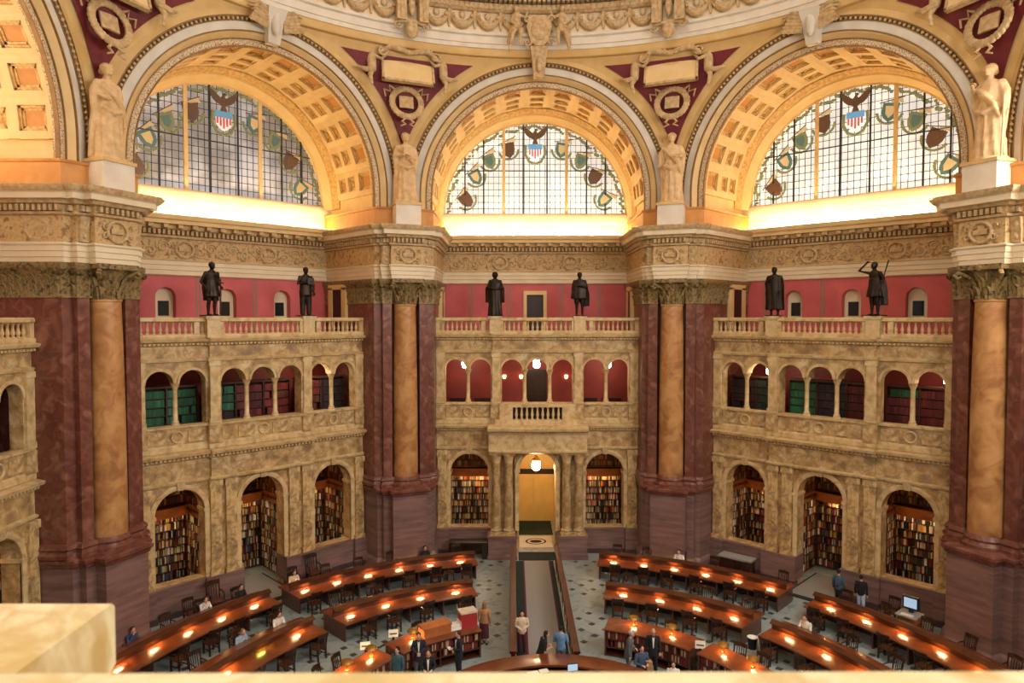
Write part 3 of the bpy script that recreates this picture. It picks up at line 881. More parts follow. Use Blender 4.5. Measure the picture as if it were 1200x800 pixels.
    def dents():
        mb = MB(); n = len(ENT); P2 = offset_poly(ENT, .0)
        for i in range(n):
            a = Vector(P2[i]); b = Vector(P2[(i + 1) % n]); L = (b - a).length
            if min(a.y, b.y) > 24: continue
            e = (b - a).normalized(); nr = Vector((e.y, -e.x))
            if nr.dot((a + b) / 2 - Vector((0, 23))) < 0: nr = -nr
            k = max(1, int(L / .22))
            for j in range(k):
                q = a + e * ((j + .5) * L / k)
                c1 = q - e * .06; c2 = q + e * .06
                poly = [(c1.x - nr.x * .05, c1.y - nr.y * .05), (c2.x - nr.x * .05, c2.y - nr.y * .05), (c2.x + nr.x * .26, c2.y + nr.y * .26), (c1.x + nr.x * .26, c1.y + nr.y * .26)]
                mb.prism(poly, 18.46, 18.7)
        return mb
    obj('dentil_course', dents, 'relief', key='p_de', kind='stuff', **p)
    obj('cornice_bed', lambda: stack(MB(), ENT, [(.05, 18.44), (.08, 18.7), (.3, 18.74), (.34, 18.86), (.4, 18.9), (.2, 18.9)]), 'relief', key='p_cbd', **p)
    obj('cornice', lambda: stack(MB(), ENT, [(.3, 18.88), (.52, 18.9), (.54, 19.12), (.62, 19.18)]), 'ivory', key='p_co', **p)
    obj('cornice_crown', lambda: stack(MB(), ENT, [(.3, 19.16), (.62, 19.17), (.72, 19.32), (.74, 19.42), (.3, 19.46), (-.2, 19.47)]), 'relief', key='p_cc', **p)
    obj('impost_block', lambda: stack(MB(), UPP, [(0, 19.4), (0, 20.4), (.06, 20.42), (.1, 20.52), (0, 20.54)]), 'orange', key='p_im', **p)
    blk = obj('statue_block', lambda: MB().box(-.72, .72, 19.35, 20.7, 19.42, 20.62), 'white_stone', key='p_sb', **p)
    obj('block_top', lambda: MB().box(-.78, .78, 19.28, 20.7, 20.6, 20.74), 'ochre', key='p_sbt', parent=blk)


for psi in PIERS: make_pier(psi)

# ---------------------------------------------------------------- pendentives, ring and dome
RS = math.sqrt(19.2 ** 2 + 7.9 ** 2)


def pendentive(Rout, dr, z0, z1, nz=26, nt=14):
    mb = MB(); rings = []
    for k in range(nz + 1):
        z = z0 + (z1 - z0) * k / nz
        q = Rout * Rout - (z - ARCH) ** 2
        u = math.sqrt(max(q, 0.0)); te = math.atan2(u, 19.2); half = max(R(22.5) - te, 0.0005)
        r = math.sqrt(RS * RS - (z - ARCH) ** 2) + dr
        rings.append([(r * math.sin(-half + 2 * half * i / nt), r * math.cos(-half + 2 * half * i / nt), z) for i in range(nt + 1)])
    rings += [[(x * 1.02, y * 1.02, z) for x, y, z in r] for r in rings[::-1]]
    mb.loft(rings, caps=False, closed=False)
    return mb


def ring_z(r): return r


for psi in PIERS:
    nm = {-22.5: 'far_left', 22.5: 'far_right', -67.5: 'left', 67.5: 'right'}[psi]
    o = obj('wall_pendentive_' + nm, lambda: pendentive(7.9, .0, 21.4, 29.28), 'ochre', rot=(0, 0, -R(psi)), key='pend', kind='structure', smooth=60)
    obj('maroon_field', lambda: pendentive(8.3, -.06, 23.0, 28.75), 'maroon', o, key='pendm', smooth=60)

ring = obj('trim_ring', MB().rev([(19.4, 29.2), (18.98, 29.22), (18.92, 29.3), (18.92, 29.62), (19.4, 29.62)], 0, 360, 144), 'ochre', kind='structure')
obj('ring_fascia', MB().rev([(19.4, 29.6), (18.86, 29.62), (18.84, 29.84), (18.78, 29.86), (18.76, 30.24), (18.64, 30.3), (18.62, 30.44), (19.4, 30.5)], 0, 360, 144), 'white_stone', ring)
obj('ring_frieze', MB().rev([(19.4, 30.4), (18.8, 30.45), (18.8, 31.6), (19.4, 31.6)], 0, 360, 144), 'ivory', ring)
obj('ring_egg_band', MB().rev([(19.4, 31.56), (18.62, 31.58), (18.5, 31.7), (18.5, 32.0), (18.6, 32.06), (19.4, 32.06)], 0, 360, 144), 'relief', ring)


def ring_dent():
    mb = MB()
    for i in range(420):
        t = 2 * PI * i / 420
        if math.cos(t) < .1: continue
        a, b = t - .0045, t + .0045
        for (r0, r1, z0, z1) in ((18.44, 18.55, 31.7, 31.98), (18.2, 18.6, 32.08, 32.24)):
            poly = [(r0 * math.sin(a), r0 * math.cos(a)), (r0 * math.sin(b), r0 * math.cos(b)), (r1 * math.sin(b), r1 * math.cos(b)), (r1 * math.sin(a), r1 * math.cos(a))]
            mb.prism(poly, z0, z1)
    return mb


obj('ring_dentils', ring_dent(), 'relief', ring, kind='stuff')
obj('ring_cornice', MB().rev([(19.4, 32.2), (18.05, 32.26), (18.0, 32.5), (17.9, 32.6), (17.9, 32.72), (19.4, 32.72)], 0, 360, 144), 'ivory', ring)


def swag():
    mb = MB(); pts = []; rad = []
    for i in range(15):
        t = i / 14; x = -.62 + 1.24 * t
        pts.append((x, 0, .32 - .5 * (1 - (2 * t - 1) ** 2))); rad.append(.07 + .11 * (1 - (2 * t - 1) ** 2) + .025 * (i % 2))
    mb.tube(pts, rad, 8)
    for i in range(9):
        t = (i + .5) / 9; x = -.5 + 1.0 * t
        mb.ell((x, -.12, .3 - .5 * (1 - (2 * t - 1) ** 2)), (.09, .08, .09), 7, 4)
    for s in (-1, 1): mb.tube([(s * .66, 0, .45), (s * .68, 0, .1), (s * .64, 0, -.3)], [.1, .08, .05], 6)
    mb.ell((0, -.02, .26), (.16, .06, .16), 8, 5)
    return mb


for k in range(-26, 27):
    if abs((k * 4.5 + 22.5 + 360) % 45) < .1: continue
    if k in (0, 10, -10): continue
    th = k * 4.5
    obj('swag', swag, 'relief', ring, key='swag', loc=(18.72 * math.sin(R(th)), 18.72 * math.cos(R(th)), 31.0), rot=(0, 0, -R(th))).scale = (1.15, 1.2, 1.3)

dome_p = []
for k in range(25):
    a = R(2 + 74 * k / 24); dome_p.append((18.3 * math.cos(a), 32.7 + 15.5 * math.sin(a)))
dome_in = dome_p + [(r + .3, z + .3) for r, z in dome_p[::-1]]
ceil = obj('ceiling', MB().rev(dome_in, 0, 360, 96), 'cream', kind='structure', smooth=60)


def dome_coffers():
    mb = MB()
    for i in range(96):
        t = 2 * PI * i / 96
        for k in range(2):
            for r0, z0 in ((18.05 - .12 * k, 33.0 + .85 * k),):
                a, b = t + .006, t + .055
                r1 = r0 + .3
                mb.prism([(r0 * math.sin(a), r0 * math.cos(a)), (r0 * math.sin(b), r0 * math.cos(b)), (r1 * math.sin(b), r1 * math.cos(b)), (r1 * math.sin(a), r1 * math.cos(a))], z0, z0 + .6)
    return mb


obj('dome_coffer_row', dome_coffers(), 'gilt', ceil, kind='stuff')
obj('lantern_drum', MB().rev([(4.4, 47.4), (4.4, 50), (4.7, 50), (4.7, 47.4)], 0, 360, 48), 'cream', ceil)

# rear walls of the octagon (behind the viewer)
for phi, nm in ((135, 'rear_right'), (180, 'rear'), (-135, 'rear_left')):
    mb = MB()
    if nm != 'rear': mb.box(-8.3, 8.3, 20.9, 21.4, ZF, 19.5)
    else: mb.box(-8.3, 8.3, 24.0, 24.4, ZF, 19.5)
    mb.box(-10.4, 10.4, 25.2, 25.5, 19.3, 32)
    obj('wall_' + nm, mb, 'siena_plain', rot=(0, 0, -R(phi)), kind='structure')

# floor
floor = obj('floor', MB().box(-28, 28, -26, 30, ZF - .3, ZF), 'floor_tile', kind='structure')

# ---------------------------------------------------------------- floor tiles, aisle, parapet
TL = []
for i in range(-40, 41):
    for j in range(-20, 40):
        if (i + j) % 2: continue
        x, y = i * .56, j * .6
        if math.hypot(x, y) > 19.6 or y < 1: continue
        if -1.7 < x < 1.25: continue
        rr = math.hypot(x, y)
        if 16.8 < rr < 18.8 or 12.4 < rr < 14.5 or rr < 8.8: continue
        ang = abs(math.degrees(math.atan2(x, y)))
        TL.append((abs(y + 21.65) + (1000 if ang > 72 else 0), x, y))
TL.sort()
dt = lambda: MB().loft([[(-.19, 0, 0), (0, -.19, 0), (.19, 0, 0), (0, .19, 0)], [(-.18, 0, .006), (0, -.18, .006), (.18, 0, .006), (0, .18, .006)]])
for k, (d, x, y) in enumerate(TL[:300]):
    obj('dark_tile', dt, 'dark_tile', floor, key='dtile', loc=(x, y, ZF), smooth=0)
mb = MB()
for d, x, y in TL[300:]:
    mb.loft([[(x - .19, y, ZF), (x, y - .19, ZF), (x + .19, y, ZF), (x, y + .19, ZF)], [(x - .18, y, ZF + .006), (x, y - .18, ZF + .006), (x + .18, y, ZF + .006), (x, y + .18, ZF + .006)]])
obj('dark_tiles', mb, 'dark_tile', floor, smooth=0, kind='stuff')
# carpet runner of the aisle
ca = obj('carpet_runner', MB().box(-.82, .62, 5.9, 19.3, ZF, ZF + .02), 'carpet', label='grey carpet runner with green borders along the aisle to the portal', category='carpet')
obj('green_border', MB().box(-1.36, -.9, 5.9, 19.3, ZF, ZF + .018).box(.7, .92, 5.9, 19.3, ZF, ZF + .018), 'green_cloth', ca)
obj('crimson_edge', MB().box(-.9, -.82, 5.9, 19.3, ZF, ZF + .024).box(.62, .7, 5.9, 19.3, ZF, ZF + .024), 'crimson_cloth', ca)
for x, lab in ((-1.5, 'long mahogany aisle partition on the dim grey window side'), (1.06, 'long mahogany aisle partition on the side of the bronze shading its eyes')):
    pt = empty('aisle_partition', (x, 12.2, ZF), 0, label=lab, category='partition')
    obj('rail', MB().prof(-6.5, 6.5, [(-.13, 1.06), (-.15, 1.1), (-.13, 1.17), (.13, 1.17), (.15, 1.1), (.13, 1.06)]), 'wood', pt, rot=(0, 0, PI / 2))
    obj('base', MB().box(-.1, .1, -6.5, 6.5, 0, .16), 'wood', pt)
    for i in range(9):
        obj('panel', lambda: MB().box(-.05, .05, -.66, .66, .16, 1.06), 'wood', pt, key='aislepanel', loc=(0, -5.75 + i * 1.44, 0))
    for i in range(10):
        obj('stile', lambda: MB().box(-.08, .08, -.06, .06, .1, 1.08), 'dark_wood', pt, key='aislestile', loc=(0, -6.44 + i * 1.43, 0))
# entrance lobby floor
mt = obj('entrance_mat', MB().box(-1.15, 1.15, 19.4, 20.85, ZF, ZF + .03), 'dark_mat', label='dark mat on the floor of the portal', category='mat')
lf = obj('lobby_rug', MB().box(-1.05, 1.05, 21.75, 24.0, ZF, ZF + .025), 'grey_white', label='pale rug with an oval emblem inside the portal', category='rug')
obj('oval_border', MB().loft([[(( .62 + .06 * math.cos(b)) * math.cos(a), 22.9 + (.55 + .06 * math.cos(b)) * math.sin(a) , ZF + .03 + .01 * math.sin(b)) for b in [2 * PI * k / 6 for k in range(6)]] for a in [2 * PI * i / 28 for i in range(29)]], caps=False).ell((0, 22.9, ZF + .026), (.4, .3, .01), 16, 4), 'dark_mat', lf)
obj('lobby_carpet', MB().box(-1.2, 1.2, 24.3, 27.55, ZF, ZF + .02), 'green_cloth', label='dark green carpet deep inside the portal lobby', category='carpet')
dl = empty('lobby_doors', (0, 27.5, ZF), 0, label='tan double door at the back of the portal lobby', category='door')
for s in (-1, 1): obj('leaf', MB().box(min(s * .02, s * 1.4), max(s * .02, s * 1.4), -.06, .06, .03, 3.4), 'lobby_wall', dl)
obj('transom', MB().box(-1.45, 1.45, -.1, .06, 3.4, 3.75), 'dark_wood', dl)

# parapet of the viewers' gallery
pp = empty('gallery_parapet', (-1.55, -20.75, ZF), 0, label='pale gold marble parapet of the viewing gallery in the foreground', category='parapet')
obj('coping', MB().prof(-4, 4, [(-.26, 13.98), (-.28, 14.02), (-.28, 14.06), (-.24, 14.1), (.0, 14.1), (.03, 14.06), (.03, 14.02), (.0, 13.98)]), 'parapet_stone', pp, loc=(0, -.02, -.008), rot=(0, 0, R(.25)))
obj('wall_panel', MB().box(-4, 4, -.22, -.04, 12.2, 14.0), 'siena_plain', pp)
pb = empty('parapet_block', (-3.0, -20.15, ZF), 0, label='pale gold marble pedestal block rising beyond the parapet', category='pedestal')
obj('cap_slab', MB().prof(-.52, .52, [(-.6, 13.72), (-.62, 13.74), (-.62, 13.875), (-.61, 13.885), (.09, 13.885), (.1, 13.875), (.1, 13.74), (.07, 13.72)]), 'parapet_stone', pb)
obj('block_body', MB().box(-.5, .485, -.56, .05, 12.4, 13.75), 'parapet_stone', pb)


# ---------------------------------------------------------------- figures
def remesh(mb, voxel, mat, name):
    me = mb.mesh(name + '_raw', None, 0)
    o = bpy.data.objects.new('tmp', me); COL.objects.link(o)
    md = o.modifiers.new('r', 'REMESH'); md.mode = 'VOXEL'; md.voxel_size = voxel; md.use_smooth_shade = True
    sm = o.modifiers.new('s', 'SMOOTH'); sm.factor = .5; sm.iterations = 1
    dg = bpy.context.evaluated_depsgraph_get()
    out = bpy.data.meshes.new_from_object(o.evaluated_get(dg))
    bpy.data.objects.remove(o); bpy.data.meshes.remove(me)
    out.name = name; out.materials.clear(); out.materials.append(MATS[mat])
    out.polygons.foreach_set('use_smooth', [True] * len(out.polygons))
    return out


def robe(mb, levels, k=9, amp=.07, ph=0, n=40):
    """draped cloth: levels (z, rx, ry, cx, cy, fold)"""
    rings = []
    for z, rx, ry, cx, cy, fo in levels:
        ring = []
        for i in range(n):
            a = 2 * PI * i / n
            f = 1 + amp * fo * (math.sin(k * a + ph + z * 1.5) + .5 * math.sin((k * 2 + 1) * a + ph * 2 - z))
            ring.append((cx + rx * f * math.cos(a), cy + ry * f * math.sin(a), z))
        rings.append(ring)
    mb.loft(rings)


def hand(mb, w, d, r=.012, L=.09):
    """palm and five fingers at wrist point w pointing along d"""
    w = Vector(w); d = Vector(d).normalized()
    side = d.cross(Vector((0, 0, 1)))
    side = side.normalized() if side.length > .1 else Vector((1, 0, 0))
    nrm = side.cross(d).normalized()
    c = w + d * L * .45
    mb.limb([w, c, c + d * L * .3], [r * 2, r * 2.7, r * 2.5], 8)
    for i, ln in enumerate((.8, .95, 1.0, .85)):
        b = c + d * L * .4 + side * (i - 1.5) * r * 1.75
        m1 = b + d * L * .4 * ln - nrm * r * .3; e = m1 + d * L * .32 * ln - nrm * r * 1.8
        mb.limb([b, m1, e], [r, r * .9, r * .75], 6)
    b = c - side * r * 2.4
    mb.limb([b, b + d * L * .3 - side * r * 1.6, b + d * L * .55 - side * r * 1.6], [r * 1.15, r, r * .85], 6)


def human_parts(arms, seated=False, stride=0, lean=0, skirt=False):
    """returns dict of builders for a 1.75 m figure facing -y"""
    dz = -.45 if seated else 0
    up = lambda p: (p[0], p[1] - lean * max(0, p[2] - .9), p[2] + dz)
    T = [(.86, .15, .105), (.98, .165, .115), (1.1, .14, .098), (1.25, .165, .108), (1.37, .185, .11), (1.44, .15, .085), (1.5, .065, .062)]

    def torso(inf):
        mb = MB()
        mb.loft([[up(((rx + inf) * math.cos(a), (ry + inf) * math.sin(a), z)) for a in [2 * PI * i / 20 for i in range(20)]] for z, rx, ry in T])
        return mb
    legs = []
    for s in (-1, 1):
        if seated: legs.append([(s * .09, 0, .5), (s * .11, -.42, .5), (s * .11, -.4, .1)])
        else: legs.append([(s * .085, 0, .9), (s * .095, -.02 - s * stride * .12, .5), (s * .1, .02 + s * stride * -.2, .09)])
    A = []
    for s, (e, wv) in zip((-1, 1), arms):
        sh = up((s * .185, 0, 1.41)); A.append([sh, up(e), up(wv)])
    body = torso(0)
    for (h, k, a) in legs:
        body.limb([h, ((h[0] + k[0]) / 2, (h[1] + k[1]) / 2 + .005, (h[2] + k[2]) / 2), k, ((k[0] + a[0]) / 2, (k[1] + a[1]) / 2 + .015, (k[2] + a[2]) / 2 + .05), a], [.088, .078, .056, .055, .036], 10)
        body.limb([(a[0], a[1] + .03, .04), (a[0], a[1] - .08, .035), (a[0], a[1] - .17, .028)], [.04, .042, .032], 8)
    for sh, e, wv in A:
        body.limb([sh, e, wv], [.052, .042, .028], 10)
    hc = up((0, -.02, 1.64))
    body.limb([up((0, .005, 1.46)), up((0, -.01, 1.58))], [.056, .052], 10)
    body.ell(hc, (.077, .096, .118), 16, 12).ell((hc[0], hc[1] - .045, hc[2] - .06), (.05, .055, .055), 10, 8)
    body.ell((hc[0], hc[1] - .1, hc[2] - .012), (.014, .02, .025), 8, 6)
    for s in (-1, 1):
        body.ell((hc[0] + s * .077, hc[1] + .005, hc[2] - .01), (.012, .022, .03), 8, 6)
    return dict(body=body, torso=torso, legs=legs, arms=A, head=hc, up=up)


def face(mb, hc):
    for s in (-1, 1): mb.ell((hc[0] + s * .03, hc[1] - .088, hc[2] + .008), (.011, .006, .008), 8, 5)
    mb.ell((hc[0], hc[1] - .092, hc[2] - .058), (.022, .006, .006), 8, 4)


DOWN = [((-.23, .02, 1.13), (-.24, -.06, .88)), ((.23, .02, 1.13), (.24, -.06, .88))]
CLASP = [((-.25, .02, 1.16), (-.05, -.17, 1.06)), ((.25, .02, 1.16), (.05, -.17, 1.06))]
READ = [((-.24, -.12, 1.18), (-.14, -.36, 1.2)), ((.24, -.12, 1.18), (.14, -.36, 1.2))]
CHIN = [((-.24, -.16, 1.2), (-.07, -.16, 1.48)), ((.24, -.14, 1.18), (.1, -.38, 1.2))]
HOLD = [((-.25, -.04, 1.15), (-.12, -.28, 1.16)), ((.25, -.04, 1.15), (.1, -.28, 1.18))]
CARRY = [((-.23, .02, 1.13), (-.25, -.06, .88)), ((.25, -.02, 1.14), (.2, -.22, 1.02))]


def person(loc, rot, arms, label, top, bottom, hair, hair_len=0, seated=False, stride=0, lean=0, skirt=False, skin='skin', sleeve=1.0, shoes='dark_plastic', coat=False, extra=None, bald=False):
    H = human_parts(arms, seated, stride, lean)
    mb = H['body']
    p = empty('person', (loc[0], loc[1], ZF + (loc[2] if len(loc) > 2 else 0)), rot, label=label, category='person')
    p.scale = (1.09, 1.09, 1.09)
    bd = obj('body', remesh(mb, .024, skin, 'body'), None, p)
    for sh, e, wv in H['arms']:
        hm = MB(); hand(hm, wv, Vector(wv) - Vector(e)); obj('hand', hm, skin, p)
    fm = MB(); face(fm, H['head']); obj('facial_features', fm, 'dark_wood', bd)
    sm = H['torso'](.02)
    for sh, e, wv in H['arms']:
        w2 = Vector(e).lerp(Vector(wv), sleeve * .9) if sleeve > .3 else Vector(e)
        sm.limb([sh, e, w2], [.07, .056, .045 if sleeve > .3 else .055], 10)
    if coat:
        sm.loft([[H['up']((rx * math.cos(a), ry * math.sin(a), z)) for a in [2 * PI * i / 18 for i in range(18)]] for z, rx, ry in ((.74, .2, .145), (.9, .19, .14), (1.1, .17, .125))])
    obj('jacket' if coat else 'shirt', sm, top, p)
    if coat:
        obj('shirt_front', MB().loft([[H['up']((x, y, z)) for x, y, z in r] for r in ([(-.012, -.128, 1.05), (.012, -.128, 1.05), (.012, -.11, 1.05), (-.012, -.11, 1.05)], [(-.035, -.13, 1.38), (.035, -.13, 1.38), (.035, -.1, 1.38), (-.035, -.1, 1.38)], [(-.04, -.085, 1.48), (.04, -.085, 1.48), (.04, -.05, 1.48), (-.04, -.05, 1.48)])]), 'paper', p)
    tm = MB()
    if skirt:
        tm.loft([[(rx * math.cos(a) * (1 + .05 * math.sin(7 * a)), ry * math.sin(a), z) for a in [2 * PI * i / 28 for i in range(28)]] for z, rx, ry in ((.3, .2, .18), (.6, .19, .16), (.85, .18, .135), (1.0, .165, .12))])
    else:
        for h, k, a in H['legs']: tm.limb([h, k, (a[0], a[1], a[2] + .02)], [.105, .078, .062], 10)
        dz = -.42 if seated else 0
        tm.ell((0, 0, .92 + dz), (.165, .125, .13), 14, 8)
    obj('skirt' if skirt else 'trousers', tm, bottom, p)
    sm = MB()
    for h, k, a in H['legs']:
        sm.limb([(a[0], a[1] + .035, .045), (a[0], a[1] - .08, .042), (a[0], a[1] - .18, .034)], [.045, .048, .038], 8)
    obj('shoes', sm, shoes, p)
    if not bald:
        hc = H['head']; hm = MB()
        hm.ell((hc[0], hc[1] + .02, hc[2] + .03), (.087, .095, .106), 14, 8)
        if hair_len:
            hm.loft([[(hc[0] + rx * math.cos(a), hc[1] + .05 + ry * math.sin(a), hc[2] + z) for a in [2 * PI * i / 14 for i in range(14)]] for z, rx, ry in ((.05, .085, .06), (-.08, .095, .06), (-.08 - hair_len * .6, .1, .05), (-.08 - hair_len, .06, .03))])
        obj('hair', hm, hair, p)
    else:
        hc = H['head']
        obj('hair', MB().tube([(hc[0] + .08 * math.cos(a), hc[1] + .02 + .09 * math.sin(a), hc[2] - .01) for a in [R(-10 + 200 * i / 10) for i in range(11)]], .022, 6), hair, p)
    if extra:
        for nm, m_, mat_ in extra: obj(nm, m_, mat_, p)
    return p


for nm, c in (('cl_cream', (226, 204, 178)), ('cl_maroon', (84, 32, 44)), ('cl_navy', (30, 38, 56)), ('cl_black', (26, 26, 30)), ('cl_grey', (96, 98, 104)), ('cl_blue', (110, 150, 196)), ('cl_denim', (62, 84, 112)), ('cl_tan', (186, 138, 96)), ('cl_white', (226, 224, 220)), ('cl_teal', (60, 98, 112)), ('cl_royal', (44, 62, 106)), ('cl_paleblue', (166, 184, 216)), ('hair_dark', (34, 24, 20)), ('hair_brown', (66, 42, 28)), ('hair_blond', (150, 108, 68)), ('hair_white', (196, 192, 186))):
    mk(nm, c, tuple(int(v * .88) for v in c), scale=9, rough=.85)

# --- white plaster statues on the piers
def lady(kind):
    mb = MB()
    lv = [(0, .62, .5, 0, 0, .8), (.5, .56, .45, 0, 0, 1), (1.2, .5, .38, .03, 0, 1), (1.9, .46, .34, .05, -.02, .9), (2.3, .45, .34, .03, 0, .5), (2.55, .37, .28, 0, 0, .3), (2.9, .42, .3, -.02, 0, .3), (3.2, .45, .26, -.02, 0, .2), (3.38, .34, .2, -.02, 0, .1), (3.5, .14, .14, -.02, 0, 0)]
    robe(mb, lv, 10, .12, kind * 1.3)
    mb.limb([(-.02, 0, 3.4), (-.02, -.02, 3.66)], [.13, .12], 10)
    mb.ell((-.02, -.04, 3.86), (.19, .23, .29), 16, 12).ell((-.02, -.27, 3.84), (.04, .06, .07), 8, 6).ell((-.02, -.2, 3.68), (.1, .08, .07), 8, 6)
    mb.ell((-.02, .06, 3.95), (.23, .25, .25), 14, 8).ell((-.02, .28, 3.86), (.15, .15, .15), 10, 6)
    mb.tube([(-.02 + .23 * math.cos(a), -.02 + .24 * math.sin(a), 3.98 - .04 * math.sin(a)) for a in [2 * PI * i / 12 for i in range(13)]], .05, 6)
    poses = {0: [((-.55, .0, 2.75), (-.34, -.34, 2.6)), ((.52, .0, 2.7), (.5, -.2, 2.1))], 1: [((-.55, 0, 2.7), (-.2, -.4, 2.75)), ((.55, 0, 2.7), (.2, -.4, 2.6))],
             2: [((-.62, .0, 2.8), (-.5, -.3, 3.2)), ((.56, 0, 2.75), (.62, -.1, 2.15))], 3: [((-.6, 0, 2.85), (-.62, -.2, 2.45)), ((.55, .05, 2.75), (.3, -.36, 2.7))]}[kind]
    for s, (e, wv) in zip((-1, 1), poses):
        mb.limb([(s * .4 - .02, 0, 3.24), e, wv], [.15, .12, .085], 10)
        mb.limb([(s * .42, .05, 3.25), (e[0] * 1.02, e[1] + .06, e[2] + .1), (e[0] * .95, e[1] + .1, e[2] - .5), (e[0] * .85, .14, 1.2)], [.16, .17, .15, .07], 10)
    # cloak falling behind and a fold across the body
    robe(mb, [(.05, .5, .2, -.18, .26, .8), (1.5, .48, .2, -.15, .24, .8), (2.8, .46, .18, -.05, .18, .5), (3.25, .38, .14, 0, .12, .2)], 7, .09, kind)
    mb.tube([(-.4, -.18, 3.15), (0, -.36, 2.75), (.35, -.36, 2.3), (.5, -.2, 1.75)], [.09, .12, .13, .08], 8)
    mb.tube([(-.42, -.25, 2.2), (0, -.42, 2.0), (.4, -.33, 2.2)], [.08, .11, .08], 8)
    return mb, poses


STAT = {-22.5: (1, 'pale stone statue of a robed woman on the pier between portal and dim window'), 22.5: (3, 'pale stone statue of a robed woman on the pier between portal and bright right-hand window'),
        -67.5: (0, 'large pale statue of a robed woman on the outer pier beside the dim window'), 67.5: (2, 'large pale statue of a draped woman on the outer pier past the eye-shading bronze')}
STAT[22.5] = (3, 'pale stone statue on the pier between the portal and the bronze shading its eyes')
for psi, (kd, lab) in STAT.items():
    mb, poses = lady(kd)
    x, y = 19.95 * math.sin(R(psi)), 19.95 * math.cos(R(psi))
    face_cam = math.atan2(-(x + 1.55) * .5 - x * .5, -(-21.65 - y) * .5 + y * .5)
    st = empty('plaster_statue', (x, y, 20.74), -R(psi), label=lab, category='statue', group='pale statues on the piers')
    st.scale = (1.06, 1.02, .97)
    obj('figure', remesh(mb, .042, 'statue', 'figure'), None, st)
    for (e, wv) in poses:
        hm = MB(); hand(hm, wv, Vector(wv) - Vector(e), .03, .2); obj('hand', hm, 'statue', st)
    obj('plinth', MB().lathe([(.66, -.0), (.66, .1), (.6, .12)], 20), 'statue', st)
    wv = poses[0][1]
    if kd == 1: obj('held_book', MB().box(wv[0] - .05, wv[0] + .35, wv[1] - .15, wv[1] - .05, wv[2] - .05, wv[2] + .45), 'statue', st)
    if kd == 0: obj('held_tablet', MB().box(.42, .5, -.35, .15, 1.5, 2.2), 'statue', st)
    if kd == 2: obj('held_staff', MB().tube([(.66, -.2, 2.6), (.62, -.25, .05)], .04, 8), 'statue', st)
    if kd == 3: obj('held_scroll', MB().tube([(.1, -.45, 2.72), (.5, -.42, 2.8)], .07, 10), 'statue', st)


